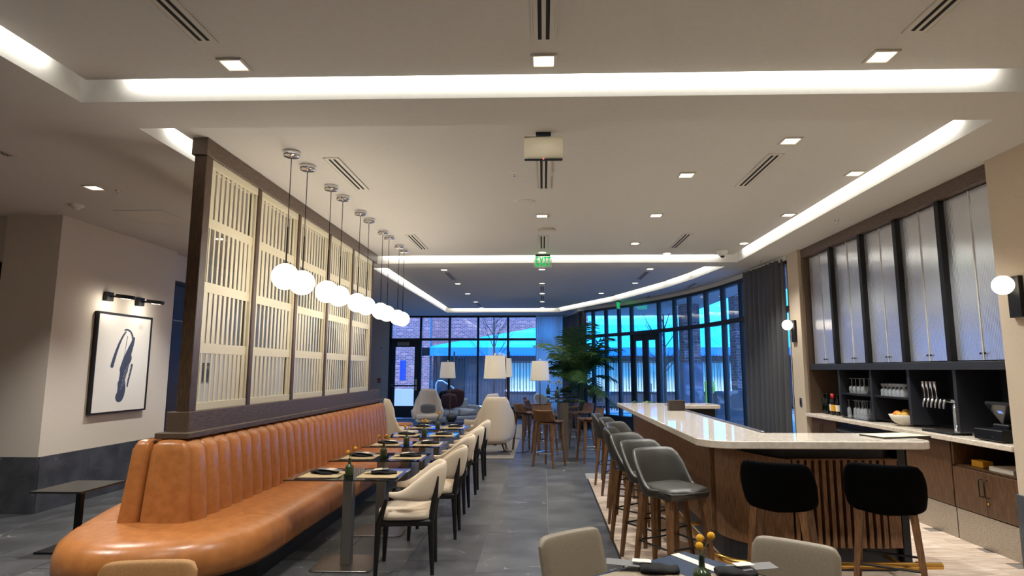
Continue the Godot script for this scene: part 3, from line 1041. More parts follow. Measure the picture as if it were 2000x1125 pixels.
func build_bar():
	var t = thing("countertop", "polished pale quartz bar top with a rounded front corner", "countertop", Vector3(2.0, 1.03, -7.0))
	var off := func(pl: PackedVector2Array) -> PackedVector2Array:
		var q := PackedVector2Array()
		for v in pl:
			q.append(v - Vector2(2.0, -7.0))
		return q
	put(t, "slab", pm(off.call(bar_outline(1.266, -5.0, 3.09, -5.66, 0.28, -10.73, 1.96)), 0.0, 0.062, 0.006), M.quartz)
	put(t, "far_return", bb(Vector3(-0.04, 0.0, -3.73), Vector3(0.86, 0.062, -3.1), 0.006), M.quartz)
	# dark metal rim along the bartender's edge
	put(t, "drip_rail", bb(Vector3(-0.04, 0.02, -3.1), Vector3(-0.005, 0.075, 1.32), 0.004), M.frame_lip)
	var b = thing("bar_counter", "walnut slatted bar body below the pale bar top", "bar counter", Vector3(2.0, 0.0, -7.0))
	put(b, "core", pm(off.call(bar_outline(1.62, -5.42, 2.98, -5.62, 0.42, -10.6, 1.92)), 0.0, 1.03, 0.0), M.charcoal_panel)
	put(b, "inner_shelf", bb(Vector3(-0.08, 0.7, -3.3), Vector3(0.35, 0.74, 1.3), 0.003), M.black_metal)
	put(b, "inner_front", bb(Vector3(-0.08, 0.0, -3.3), Vector3(0.3, 0.7, 1.3), 0.003), M.black_metal)
	put(b, "far_body", bb(Vector3(-0.1, 0.0, -3.6), Vector3(0.8, 1.03, -3.2), 0.003), M.black_metal)
	# slats on the long side
	var slat := done(bx(Vector3.ZERO, Vector3(0.06, 0.84, 0.027), 0.002))
	for k in 101:
		put(b, "slat", slat, M.bar_wood, Vector3(-0.425, 0.61, -3.6 + 0.047 * k))
	# wider slats on the front
	var wide := done(bx(Vector3.ZERO, Vector3(0.034, 0.71, 0.07), 0.002))
	for k in 13:
		put(b, "front_slat", wide, M.bar_wood, Vector3(0.115 + 0.06 * k, 0.545, 1.615))
	put(b, "end_panel", bb(Vector3(0.87, 0.19, 1.4), Vector3(0.97, 0.9, 1.64), 0.003), M.bar_wood)
	put(b, "end_post", bb(Vector3(0.985, 0.0, 1.38), Vector3(1.05, 1.03, 1.62), 0.004), M.charcoal_panel)
	# bent corner panel
	var s := st()
	var rl := []
	for i in 11:
		var a := PI / 2 * i / 10.0
		var x := 2.08 - 2.0 - 0.5 * cos(a)
		var z := -5.85 + 7.0 + 0.5 * sin(a)
		rl.append([Vector3(x, 0.19, z), Vector3(x, 1.0 - 0.1 * i / 10.0, z), Vector3(x + 0.02 * cos(a), 1.0 - 0.1 * i / 10.0, z - 0.02 * sin(a)), Vector3(x + 0.02 * cos(a), 0.19, z - 0.02 * sin(a))])
	rows(s, rl, true, true, false)
	put(b, "corner_panel", s, M.bar_wood)
	put(b, "front_ledge", bb(Vector3(0.08, 0.9, 1.42), Vector3(0.97, 0.908, 1.655), 0.001), M.bar_wood)
	put(b, "toe_kick", pm(off.call(bar_outline(1.60, -5.38, 2.99, -5.62, 0.45, -10.6, 1.9)), 0.0, 0.19, 0.0), M.charcoal_panel)
	# foot rail
	var fr = thing("foot_rail", "polished brass foot rail round the base of the bar", "rail", Vector3(2.0, 0.0, -7.0))
	var pts := [Vector3(-0.645, 0.2, -3.4)]
	for i in 11:
		var a := PI / 2 * i / 10.0
		pts.append(Vector3(-0.345 - 0.3 * cos(a), 0.2, 1.83 + 0.3 * sin(a)))
	pts.append(Vector3(0.97, 0.2, 2.13))
	put(fr, "tube", tb(pts, 0.026, 12), M.brass)
	for p in [Vector3(-0.645, 0, -2.2), Vector3(-0.645, 0, -0.9), Vector3(-0.645, 0, 0.6), Vector3(0.05, 0, 2.13), Vector3(0.82, 0, 2.13)]:
		var inward := Vector3(0.22, 0, 0) if p.z < 1.5 else Vector3(0, 0, -0.5)
		put(fr, "bracket", tb([p + Vector3(0, 0.17, 0), p + inward * 0.4 + Vector3(0, 0.13, 0), p + inward + Vector3(0, 0.13, 0)], 0.016, 8), M.brass)
		put(fr, "collar", tb([p + Vector3(0, 0.2, 0) - inward.normalized().cross(Vector3.UP) * 0.03, p + Vector3(0, 0.2, 0) + inward.normalized().cross(Vector3.UP) * 0.03], 0.033, 12), M.brass)

# ---------------------------------------------------------------- leather banquette
func build_banquette():
	var t = thing("banquette", "long cognac leather banquette with channel-tufted back and rounded end", "banquette", Vector3(-3.0, 0.0, -7.5))
	var o := Vector3(3.0, 0.0, 7.5)
	var outline := [Vector2(-2.14, -6.3), Vector2(-2.14, -5.6), Vector2(-2.14, -5.0), Vector2(-2.2, -4.68), Vector2(-2.38, -4.42), Vector2(-2.65, -4.27), Vector2(-2.95, -4.2), Vector2(-3.22, -4.24), Vector2(-3.45, -4.4), Vector2(-3.62, -4.7), Vector2(-3.76, -5.1), Vector2(-3.88, -5.5), Vector2(-3.98, -5.9), Vector2(-4.05, -6.3)]
	# rounded end: a swept soft edge plus its top
	seat_piece(t, o, outline, "end_seat")
	# straight seat sections with seams between them, on both sides
	for k in 3:
		var z1 := -6.305 - 1.53 * k
		var z0 := z1 - 1.525
		seat_block(t, o, -2.14, -2.95, z0, z1)
		seat_block(t, o, -4.05, -3.05, z0, z1)
	put(t, "kick", pm(shift(PackedVector2Array([Vector2(-2.3, -10.9), Vector2(-2.3, -5.1), Vector2(-2.5, -4.6), Vector2(-2.95, -4.4), Vector2(-3.4, -4.65), Vector2(-3.8, -5.6), Vector2(-3.9, -6.3), Vector2(-3.9, -10.9)]), o), 0.0, 0.2), M.charcoal_panel)
	# channels of the back, each a padded roll leaning on the screen's base
	var ch := st()
	var rl := []
	var secs := [[0.40, -2.745, 0.075], [0.60, -2.765, 0.085], [0.85, -2.79, 0.085], [1.02, -2.81, 0.08], [1.08, -2.835, 0.055], [1.1, -2.87, 0.012]]
	for q in secs:
		rl.append(ring(Vector3(q[1] - 0.05 + 3.0, q[0], 0), Vector3(q[2], 0, 0), Vector3(0, 0, 0.0985 if q[2] > 0.04 else 0.07), 18, 2.6))
	rows(ch, rl)
	var chm := done(ch)
	for k in 30:
		var c = put(t, "back_channel", chm, M.leather, Vector3(0, 0.0, -5.03 - 0.199 * k + 7.5))
		c.scale.y = 1.0 + 0.0
	var ch2 := chm
	for k in 30:
		var c = put(t, "rear_channel", ch2, M.leather, Vector3(-0.1, 0, -5.03 - 0.199 * k + 7.5))
		c.rotation.y = PI
	# padded end of the back, with a seam
	for q in [[-3.325, -3.165, -3.255, -3.125], [-3.155, -2.775, -3.115, -2.825]]:
		var s := st()
		var r2 := []
		for e in [[0.38, 0.0, 1.0], [0.45, 0.0, 1.0], [0.75, 0.45, 1.0], [1.0, 0.9, 1.0], [1.06, 0.97, 0.92], [1.09, 1.0, 0.7], [1.1, 1.0, 0.3]]:
			var x0 := lerpf(q[0], q[2], e[1])
			var x1 := lerpf(q[1], q[3], e[1])
			var zf := lerpf(-4.84, -4.88, e[1])
			var c := Vector3((x0 + x1) / 2, e[0], (zf - 5.05) / 2)
			r2.append(ring(c + o, Vector3((x1 - x0) / 2 * e[2], 0, 0), Vector3(0, 0, (zf + 5.05) / 2 * e[2]), 20, 5.5))
		rows(s, r2)
		put(t, "end_pad", s, M.leather)

func shift(p: PackedVector2Array, o: Vector3) -> PackedVector2Array:
	var q := PackedVector2Array()
	for v in p:
		q.append(v + Vector2(o.x, o.z))
	return q

# soft-edged seat from a curved outer edge (list of x, z); the top closes to the middle line
func seat_piece(t, o: Vector3, edge: Array, called):
	var s := st()
	var prof := [[0.11, 0.19], [0.04, 0.195], [0.0, 0.24], [0.0, 0.34], [0.025, 0.415], [0.08, 0.455], [0.16, 0.47], [0.35, 0.475]]
	# smooth the edge
	var cv := Curve2D.new()
	for i in edge.size():
		var tan: Vector2 = (edge[mini(i + 1, edge.size() - 1)] - edge[maxi(i - 1, 0)]) * 0.17
		cv.add_point(edge[i], -tan, tan)
	cv.bake_interval = 0.05
	var bp := cv.get_baked_points()
	var rl := []
	for i in bp.size():
		var d := (bp[mini(i + 1, bp.size() - 1)] - bp[maxi(i - 1, 0)]).normalized()
		var nrm := Vector2(d.y, -d.x)
		var c := Vector2(-3.0, -5.4)
		if nrm.dot(c - bp[i]) < 0:
			nrm = -nrm
		var ring_ := []
		for q in prof:
			var p: Vector2 = bp[i] + nrm * q[0]
			ring_.append(Vector3(p.x, q[1], p.y) + o)
		var mid := Vector2(-3.0, minf(bp[i].y, -4.95))
		ring_.append(Vector3(mid.x, 0.476, mid.y) + o)
		rl.append(ring_)
	rows(s, rl, false, false)
	put(t, called, s, M.leather)
	# piped seam lines across the cushion
	for f in [0.2, 0.62]:
		var i := int(bp.size() * f)
		put(t, "seam", tb([rl[i][2], rl[i][3], rl[i][4], rl[i][5], rl[i][6], rl[i][7]], 0.004, 5), M.leather)

func seat_block(t, o: Vector3, xf: float, xb: float, z0: float, z1: float):
	var s := st()
	var sg := signf(xb - xf)
	var rl := []
	for e in [[z0, 0.94], [z0 + 0.012, 0.985], [z0 + 0.04, 1.0], [(z0 + z1) / 2, 1.0], [z1 - 0.04, 1.0], [z1 - 0.012, 0.985], [z1, 0.94]]:
		var ring_ := []
		for q in [[0.11, 0.19], [0.04, 0.195], [0.0, 0.24], [0.0, 0.34], [0.025, 0.415], [0.08, 0.455], [0.16, 0.47], [0.35, 0.475], [absf(xb - xf), 0.472], [absf(xb - xf), 0.19]]:
			var k: float = e[1]
			ring_.append(Vector3(xf + sg * (q[0] + (1.0 - k) * 0.3), 0.2 + (q[1] - 0.2) * (0.5 + 0.5 * k), e[0]) + o)
		rl.append(ring_)
	rows(s, rl)
	put(t, "seat_cushion", s, M.leather)

# ---------------------------------------------------------------- slatted screen over the banquette
func build_screen():
	var t = thing("partition_screen", "tall bronze-framed screen of cream slats behind the banquette", "screen", Vector3(-2.99, 1.1, -7.7))
	var o := Vector3(2.99, -1.1, 7.7)
	put(t, "ledge", bb(o + Vector3(-3.12, 1.105, -10.95), o + Vector3(-2.84, 1.15, -4.93), 0.004), M.bronze_wood)
	put(t, "base_beam", bb(o + Vector3(-3.09, 1.14, -10.9), o + Vector3(-2.9, 1.31, -5.02), 0.004), M.bronze_wood)
	put(t, "head_beam", bb(o + Vector3(-3.06, 3.515, -10.55), o + Vector3(-2.92, 3.668, -5.04), 0.004), M.bronze_wood)
	var pz := [-5.12, -6.09, -7.14, -8.2, -9.25, -10.35]
	var first := true
	for z in pz:
		put(t, "post", bb(o + Vector3(-3.04, 1.31, z - (0.045 if first else 0.035)), o + Vector3(-2.93, 3.515, z + (0.06 if first else 0.035)), 0.004), M.post_wood)
		first = false
	var rng := RandomNumberGenerator.new()
	rng.seed = 9
	for i in 5:
		var z1: float = pz[i] - (0.045 if i == 0 else 0.035)
		var z0: float = pz[i + 1] + 0.035
		var p := Node3D.new()
		p.name = "panel"
		t.add_child(p, true)
		var x0 := -2.975
		var x1 := -2.945
		put(p, "glass", bb(o + Vector3(-2.99, 1.34, z0 + 0.02), o + Vector3(-2.984, 3.49, z1 - 0.02)), M.screen_glass)
		# frame of the panel
		for zz in [z0, z1 - 0.03]:
			put(p, "stile", bb(o + Vector3(x0 - 0.02, 1.31, zz), o + Vector3(x1, 3.515, zz + 0.03), 0.002), M.slat_paint)
		put(p, "bottom_rail", bb(o + Vector3(x0 - 0.02, 1.31, z0), o + Vector3(x1 + 0.004, 1.375, z1), 0.002), M.slat_paint)
		put(p, "top_rail", bb(o + Vector3(x0 - 0.02, 3.44, z0), o + Vector3(x1 + 0.004, 3.515, z1), 0.002), M.slat_paint)
		# three cross bands make four tiers; bars widen or narrow along each tier
		var bands := [1.375, 1.84, 2.375, 2.945, 3.45]
		for b in [1, 2, 3]:
			put(p, "cross_band", bb(o + Vector3(x0 + 0.011, bands[b] - 0.045, z0 + 0.03), o + Vector3(x1 - 0.011, bands[b] + 0.045, z1 - 0.03), 0.002), M.slat_paint)
		var n := 10
		for tier in 4:
			var wide := (tier + i) % 2 == 0
			for k in n:
				var f := k / float(n - 1)
				var wdt := lerpf(0.022, 0.062, f if wide else 1.0 - f)
				if tier == 3:
					wdt = 0.055 - 0.02 * f
				var zc := lerpf(z1 - 0.075, z0 + 0.075, f)
				put(p, "bar", bb(o + Vector3(x0 + 0.012, bands[tier] + (0.0 if tier == 0 else 0.045), zc - wdt / 2), o + Vector3(x1 - 0.012, bands[tier + 1] - (0.045 if tier < 3 else 0.0), zc + wdt / 2), 0.0), M.slat_paint)

# ---------------------------------------------------------------- dining row
var nth := ["nearest the camera", "second from the camera", "third from the camera", "fourth from the camera", "farthest from the camera"]

func make_dining_chair(label, at, turn, group):
	var t = thing("dining_chair", label, "chair", at, turn, group)
	# wrap-round upholstered back that thins out into arm tips
	put(t, "backrest", barrel(0.262, 0.25, -2.12, 2.12, 28, func(a):
		var k := absf(a) / 2.12
		var hgt := clampf(1.0 - (k - 0.24) / 0.66, 0.0, 1.0)
		hgt = hgt * hgt * (3.0 - 2.0 * hgt)
		return [0.575 + 0.05 * k * k, 0.668 + 0.205 * hgt, 0.05 * hgt, 0.072 - 0.026 * k], 0.0, 2.6, 16), M.cream_fabric)
	put(t, "seat", cushion(Vector3(0, 0.475, -0.01), Vector3(0.47, 0.09, 0.47), 4.5), M.cream_fabric)
	put(t, "seat_frame", bx(Vector3(0, 0.415, 0.0), Vector3(0.43, 0.05, 0.42), 0.012), M.black_wood)
	for s in [-1, 1]:
		put(t, "leg", tb([Vector3(s * 0.225, 0.0, -0.225), Vector3(s * 0.225, 0.42, -0.21), Vector3(s * 0.245, 0.61, -0.15)], [0.016, 0.027, 0.017], 8), M.black_wood)
		put(t, "leg", tb([Vector3(s * 0.175, 0.0, 0.225), Vector3(s * 0.175, 0.42, 0.205), Vector3(s * 0.185, 0.6, 0.235), Vector3(s * 0.19, 0.78, 0.26)], [0.016, 0.028, 0.026, 0.006], 8), M.black_wood)
		put(t, "side_rail", bb(Vector3(s * 0.2 - 0.012, 0.39, -0.2), Vector3(s * 0.2 + 0.012, 0.44, 0.2), 0.006), M.black_wood)
	put(t, "front_rail", bb(Vector3(-0.21, 0.385, -0.222), Vector3(0.21, 0.435, -0.198), 0.006), M.black_wood)
	put(t, "rear_rail", bb(Vector3(-0.17, 0.385, 0.192), Vector3(0.17, 0.435, 0.216), 0.006), M.black_wood)
	return t

func make_vase(label, at, heads: Array, group, sc := 1.0):
	var t = thing("bud_vase", label, "vase", at, 0.0, group)
	put(t, "bottle", lt([Vector2(0.001, 0), Vector2(0.032, 0.0), Vector2(0.036, 0.006), Vector2(0.036, 0.078), Vector2(0.03, 0.092), Vector2(0.014, 0.1), Vector2(0.0125, 0.11), Vector2(0.0125, 0.148), Vector2(0.015, 0.15), Vector2(0.011, 0.15), Vector2(0.009, 0.12)], 20), M.bottle_green)
	for h in heads:
		var v: Vector3 = h
		put(t, "stem", tb([Vector3(0, 0.1, 0), Vector3(v.x * 0.25, 0.17, v.z * 0.25), v], 0.0022, 5), M.stem)
		put(t, "flower_head", ball(0.0165, v, 12), M.flower_yellow)
	t.scale = Vector3.ONE * sc
	return t

func make_setting(k: int, at: Vector3, side: int, words: String, dark := true):
	var mt := done(bx(Vector3.ZERO, Vector3(0.335, 0.003, 0.33), 0.001))
	solo("placemat", mt, M.placemat, "beige woven placemat on the " + words, "placemat", "placemats on the glass tables", at + Vector3(0, 0.0017, 0))
	# folded dark napkin
	var s := st()
	var rl := []
	for i in 7:
		var f := i / 6.0
		var w := 0.05 + 0.03 * sin(f * PI) + 0.02 * f
		rl.append(ring(Vector3(0, 0.012 + 0.008 * sin(f * 5.0), lerpf(-0.11, 0.11, f)), Vector3(w, 0.004 * sin(i * 2.1), 0), Vector3(0, 0.011 + 0.004 * sin(i * 1.7), 0), 12, 2.4))
	rows(s, rl)
	solo("napkin", s, M.napkin, "folded dark napkin on the placemat of the " + words, "napkin", "dark napkins on the glass tables", at + Vector3(0.02 * side, 0.004, -0.05), PI / 2 + 0.25 * side)
	var m = thing("menu_card", "grey menu on the napkin of the " + words, "menu", at + Vector3(-0.04 * side, 0.034, -0.035), 0.15 * side, "menus on the glass tables")
	put(m, "sleeve", bx(Vector3(0, 0.003, 0), Vector3(0.2, 0.003, 0.085), 0.001, Basis(Vector3.BACK, 0.08 * side)), M.grey_card)
	put(m, "band", bx(Vector3(0.01, 0.006, 0), Vector3(0.07, 0.003, 0.088), 0.001, Basis(Vector3.BACK, 0.08 * side)), M.card_paper)

func build_dining():
	var tz := [-5.47, -6.55, -7.67, -8.73, -9.88]
	var proto
	for i in 5:
		var label := "smoked glass dining table on a steel pedestal, %s" % nth[i]
		var at := Vector3(-1.69, 0, tz[i])
		if i == 0:
			proto = thing("dining_table", label, "table", at, 0.0, "glass tables along the banquette")
			put(proto, "glass_top", bx(Vector3(0, 0.744, 0), Vector3(0.94, 0.012, 0.6), 0.002), M.smoked_glass)
			put(proto, "top_plate", bx(Vector3(0, 0.732, 0), Vector3(0.3, 0.012, 0.3), 0.002), M.black_metal)
			put(proto, "column", bx(Vector3(0, 0.37, 0.02), Vector3(0.085, 0.72, 0.085), 0.004), M.steel)
			put(proto, "base_plate", pm(rounded(0.26, 0.23, 0.05), 0.0, 0.012, 0.002), M.steel)
		else:
			copy(proto, "dining_table", label, at)
		var cl := "cream barrel-back dining chair with black legs, %s" % nth[i]
		var cz: float = [-5.36, -6.43, -7.51, -8.6, -9.7][i]
		var cx: float = [-1.15, -1.1, -1.14, -1.14, -1.14][i]
		make_dining_chair(cl, Vector3(cx, 0, cz), PI / 2 + [0.1, 0.02, -0.03, 0.02, 0.0][i], "dining chairs along the glass tables")
		var wd := "glass table %s" % nth[i]
		make_setting(i, Vector3(-1.91, 0.75, tz[i] + 0.03), -1, wd + ", banquette side")
		make_setting(i, Vector3(-1.42, 0.75, tz[i] + 0.03), 1, wd + ", chair side")
		make_vase("green bottle vase with yellow button flowers on the glass table %s" % nth[i], Vector3(-1.66, 0.75, tz[i] + 0.13 - 0.05 * (i % 2)), [[Vector3(-0.012, 0.205, 0.01), Vector3(0.045, 0.235, 0.0)], [Vector3(-0.05, 0.215, 0.0), Vector3(0.03, 0.225, 0.01), Vector3(0.036, 0.2, -0.01)], [Vector3(-0.02, 0.22, 0), Vector3(0.03, 0.2, 0)], [Vector3(-0.03, 0.2, 0), Vector3(0.02, 0.21, 0.0), Vector3(0.04, 0.19, 0.01)], [Vector3(-0.02, 0.23, 0), Vector3(0.03, 0.235, 0)]][i], "vases on the glass tables")

func rounded(hx: float, hz: float, r: float) -> PackedVector2Array:
	var p := PackedVector2Array()
	for c in [[1, 1, 0.0], [-1, 1, PI / 2], [-1, -1, PI], [1, -1, PI * 1.5]]:
		for i in 5:
			var a: float = c[2] + PI / 2 * i / 4.0
			p.append(Vector2(c[0] * (hx - r) + cos(a) * r, c[1] * (hz - r) + sin(a) * r))
	return p

# ---------------------------------------------------------------- upholstered bar stools
func make_bar_stool(label, at, turn, m, group):
	var t = thing("bar_stool", label, "stool", at, turn, group)
	put(t, "backrest", barrel(0.225, 0.20, -2.05, 2.05, 28, func(a):
		var k := absf(a) / 2.05
		var h := clampf(1.0 - (k - 0.3) / 0.5, 0.0, 1.0)
		h = h * h * (3.0 - 2.0 * h)
		return [0.645 + 0.03 * k, 0.73 + 0.275 * h, 0.085 * h + 0.01, 0.052 - 0.012 * k], 0.0, 3.0, 14), m)
	put(t, "seat", cushion(Vector3(0, 0.70, -0.03), Vector3(0.44, 0.1, 0.44), 4.2), m)
	put(t, "seat_piping", tb([Vector3(-0.21, 0.715, -0.16), Vector3(-0.2, 0.712, -0.225), Vector3(-0.12, 0.71, -0.25), Vector3(0.12, 0.71, -0.25), Vector3(0.2, 0.712, -0.225), Vector3(0.21, 0.715, -0.16)], 0.006, 6), m)
	var ft := []
	for s in [[-1, -1], [1, -1], [1, 1], [-1, 1]]:
		var a := Vector3(s[0] * 0.225, 0.0, s[1] * 0.215)
		var b := Vector3(s[0] * 0.165, 0.66, s[1] * 0.155)
		put(t, "leg", leg(a, b, 0.013, 0.024), M.walnut)
		ft.append(a.lerp(b, 0.45))
	for i in 4:
		put(t, "footrest_bar", tb([ft[i], ft[(i + 1) % 4]], 0.008, 6), M.black_metal)
	return t

func heading(fx: float, fz: float) -> float:
	return atan2(-fx, -fz)

func build_bar_stools():
	var side := [[1.03, -5.1, 0.5, 0.87], [1.0, -5.68, 0.55, 0.85], [0.98, -6.3, 0.65, 0.76], [0.98, -7.05, 0.95, 0.3], [1.08, -7.72, 0.8, 0.6], [1.06, -8.5, 0.9, 0.4], [1.02, -9.3, 0.95, 0.3]]
	var words := ["nearest the rounded corner", "second from the rounded corner", "third", "fourth", "fifth", "sixth", "farthest one"]
	for i in side.size():
		var s = side[i]
		make_bar_stool("charcoal leather bar stool, %s along the side of the bar" % words[i], Vector3(s[0], 0, s[1]), heading(s[2], s[3]), M.charcoal_leather, "charcoal stools along the bar")
	make_bar_stool("black bar stool with its back turned, left at the front of the bar", Vector3(1.76, 0, -4.74), heading(0.5, -0.87), M.black_cloth, "black stools at the front of the bar")
	make_bar_stool("black bar stool with its back turned, right at the front of the bar", Vector3(2.48, 0, -4.66), heading(0.5, -0.87), M.black_cloth, "black stools at the front of the bar")

# ---------------------------------------------------------------- high tables with wooden stools
func make_wood_stool(label, at, turn):
	var t = thing("wooden_high_stool", label, "stool", at, turn, "wooden stools round the high tables")
	# one bent shell: seat running up into a low back
	var s := st()
	var rl := []
	for q in [[-0.2, 0.765, 0.205], [-0.19, 0.775, 0.21], [-0.05, 0.76, 0.212], [0.08, 0.765, 0.215], [0.15, 0.79, 0.215], [0.19, 0.85, 0.21], [0.215, 0.93, 0.2], [0.22, 0.955, 0.19]]:
		var bend := 0.016
		var ring_ := []
		for k in 7:
			var u := -1.0 + k / 3.0
			ring_.append(Vector3(u * q[2], q[1] + bend * u * u, q[0] - (0.03 * u * u if q[1] > 0.8 else 0.0)))
		for k in 7:
			var u := 1.0 - k / 3.0
			ring_.append(Vector3(u * q[2], q[1] + bend * u * u - (0.018 if q[1] < 0.8 else 0.004), q[0] - (0.03 * u * u if q[1] > 0.8 else 0.0) + (0.0 if q[1] < 0.78 else 0.016)))
		rl.append(ring_)
	rows(s, rl, true, true, false)
	put(t, "seat_shell", s, M.walnut_seat)
	put(t, "seat_block", bx(Vector3(0, 0.735, -0.01), Vector3(0.3, 0.03, 0.3), 0.005), M.walnut)
	var ft := []
	for c in [[-1, -1], [1, -1], [1, 1], [-1, 1]]:
		var a := Vector3(c[0] * 0.205, 0.0, c[1] * 0.2)
		var b := Vector3(c[0] * 0.15, 0.75, c[1] * 0.145)
		put(t, "leg", leg(a, b, 0.014, 0.024), M.walnut)
		ft.append(a.lerp(b, 0.32))
	for i in 4:
		put(t, "footrest_bar", tb([ft[i], ft[(i + 1) % 4]], 0.008, 6), M.chrome)
	return t

func build_high_tables():
	var tz := [-11.55, -13.35, -15.2, -17.0]
	var proto
	for i in 4:
		var label: String = "tall square glass-topped table on a steel column, %s in its row" % ["nearest", "second", "third", "farthest"][i]
		var at := Vector3(0.42, 0, tz[i])
		if i == 0:
			proto = thing("high_table", label, "table", at, 0.0, "high tables in the middle of the room")
			put(proto, "glass_top", bx(Vector3(0, 1.08, 0), Vector3(0.7, 0.014, 0.7), 0.002), M.smoked_glass)
			put(proto, "top_plate", bx(Vector3(0, 1.065, 0), Vector3(0.3, 0.014, 0.3), 0.002), M.black_metal)
			put(proto, "column", bx(Vector3(0, 0.53, 0.0), Vector3(0.09, 1.06, 0.09), 0.004), M.steel)
			put(proto, "base_plate", pm(rounded(0.26, 0.26, 0.04), 0.0, 0.012, 0.002), M.steel)
		else:
			copy(proto, "high_table", label, at)
	var seats := [[0.1, -10.88, 0.55, -0.83, "turned away in front of the nearest high table"], [-0.36, -12.95, 0.8, -0.5, "left of the second high table, angled in"], [0.86, -11.42, -0.9, 0.25, "right of the nearest high table, facing it"], [0.02, -12.45, 0.3, 0.95, "facing the camera behind the nearest high table"], [0.80, -13.1, -0.85, 0.4, "right of the second high table"], [-0.2, -14.4, 0.9, -0.3, "left of the third high table"], [0.65, -14.9, -0.9, 0.2, "right of the third high table"], [-0.3, -16.2, 0.9, -0.2, "left of the farthest high table"]]
	for s in seats:
		make_wood_stool("walnut low-back high stool " + s[4], Vector3(s[0], 0, s[1]), heading(s[2], s[3]))
	make_vase("dark bottle vase with yellow sprigs on the second high table", Vector3(0.3, 1.087, -13.2), [Vector3(-0.02, 0.21, 0), Vector3(0.03, 0.235, 0.01), Vector3(0.05, 0.2, 0)], "vases on the high tables", 1.4)
	make_vase("small dark bottle vase with one sprig on the third high table", Vector3(0.12, 1.087, -15.1), [Vector3(0.0, 0.22, 0), Vector3(0.03, 0.2, 0.01)], "vases on the high tables", 1.4)
	# white moulded chair and rolled napkins seen past the high tables
	palm(Vector3(1.05, 0, -17.9))

func palm(at: Vector3):
	var t = thing("potted_palm", "tall potted palm with drooping fronds by the window corner", "plant", at)
	put(t, "pot", lt([Vector2(0.01, 0), Vector2(0.2, 0.0), Vector2(0.27, 0.55), Vector2(0.25, 0.55), Vector2(0.23, 0.48), Vector2(0.01, 0.48)], 20), M.pot)
	var rng := RandomNumberGenerator.new()
	rng.seed = 77
	for k in 5:
		var a := TAU * k / 5.0
		put(t, "trunk", tb([Vector3(cos(a) * 0.07, 0.45, sin(a) * 0.07), Vector3(cos(a) * 0.09, 1.0, sin(a) * 0.09), Vector3(cos(a) * 0.16, 1.65, sin(a) * 0.16)], [0.025, 0.02, 0.012], 7), M.stem)
	for k in 44:
		var a := k * 2.399
		var up := rng.randf_range(0.3, 1.35)
		var l := rng.randf_range(0.8, 1.5)
		var start := Vector3(cos(a) * 0.1, rng.randf_range(1.0, 1.7), sin(a) * 0.1)
		var dry := k in [5, 13, 18, 30]
		if dry:
			up = 0.1
			start.y = 1.2
		var dir := Vector3(cos(a), 0, sin(a))
		var mid := start + dir * l * 0.38 + Vector3.UP * l * up * 0.75
		var tip := start + dir * l * 0.85 + Vector3.UP * (l * up * 0.75 - 0.45 * l * (1.3 - up))
		if tip.y > 3.2:
			tip.y = 3.2
		mid.y = minf(mid.y, 3.15)
		var s := st()
		s.set_smooth_group(-1)
		var pts := []
		for i in 13:
			var f := i / 12.0
			pts.append(start * (1 - f) * (1 - f) + mid * 2.0 * f * (1 - f) + tip * f * f)
		tube(s, pts, 0.006, 4)
		s.set_smooth_group(-1)
		for i in range(2, 13):
			for sd in [-1, 1]:
				for h in 2:
					var p: Vector3 = pts[i].lerp(pts[i - 1], h * 0.5)
					var d: Vector3 = (pts[i] - pts[i - 1]).normalized()
					var sidev: Vector3 = d.cross(Vector3.UP).normalized() * sd
					var ll := 0.42 * sin(PI * clampf(i / 13.0, 0.15, 0.92)) + 0.06
					var out: Vector3 = (sidev * 0.8 + d * 0.55).normalized() * ll + Vector3.DOWN * ll * rng.randf_range(0.15, 0.5)
					var wv := d * 0.024
					var m1: Vector3 = p + out * 0.5 + Vector3.UP * 0.03
					tri(s, p - wv, m1 + wv, m1 - wv)
					tri(s, p - wv, p + wv, m1 + wv)
					tri(s, m1 - wv, m1 + wv, p + out)
		put(t, "frond", s, M.leaf_dry if dry else M.leaf)

# ---------------------------------------------------------------- lounge at the far end
func make_lounge_chair(label, at, turn):
	var t = thing("lounge_chair", label, "armchair", at, turn, "cream high-back lounge chairs")
	put(t, "shell", barrel(0.37, 0.34, -2.0, 2.0, 32, func(a):
		var k := absf(a) / 2.0
		var h := clampf(1.0 - (k - 0.22) / 0.42, 0.0, 1.0)
		h = h * h * (3.0 - 2.0 * h)
		return [0.25 + 0.05 * k, 0.56 + 0.56 * h, 0.06 + 0.04 * h - (0.05 if h > 0.6 else 0.0), 0.075], 0.0, 3.0, 16), M.cream_fabric)
	put(t, "seat", cushion(Vector3(0, 0.38, -0.04), Vector3(0.62, 0.16, 0.62), 4.0), M.cream_fabric)
	put(t, "under_shell", cushion(Vector3(0, 0.28, 0.0), Vector3(0.66, 0.14, 0.64), 3.2), M.cream_fabric)
	put(t, "cross_frame", bx(Vector3(0, 0.2, 0.02), Vector3(0.46, 0.035, 0.06), 0.006), M.walnut)
	put(t, "cross_frame", bx(Vector3(0, 0.2, 0.02), Vector3(0.06, 0.035, 0.46), 0.006), M.walnut)
	for s in [[-1, -1], [1, -1], [-1, 1], [1, 1]]:
		put(t, "leg", leg(Vector3(s[0] * 0.28, 0.0, s[1] * 0.27), Vector3(s[0] * 0.2, 0.22, s[1] * 0.2), 0.011, 0.019), M.walnut)
	return t

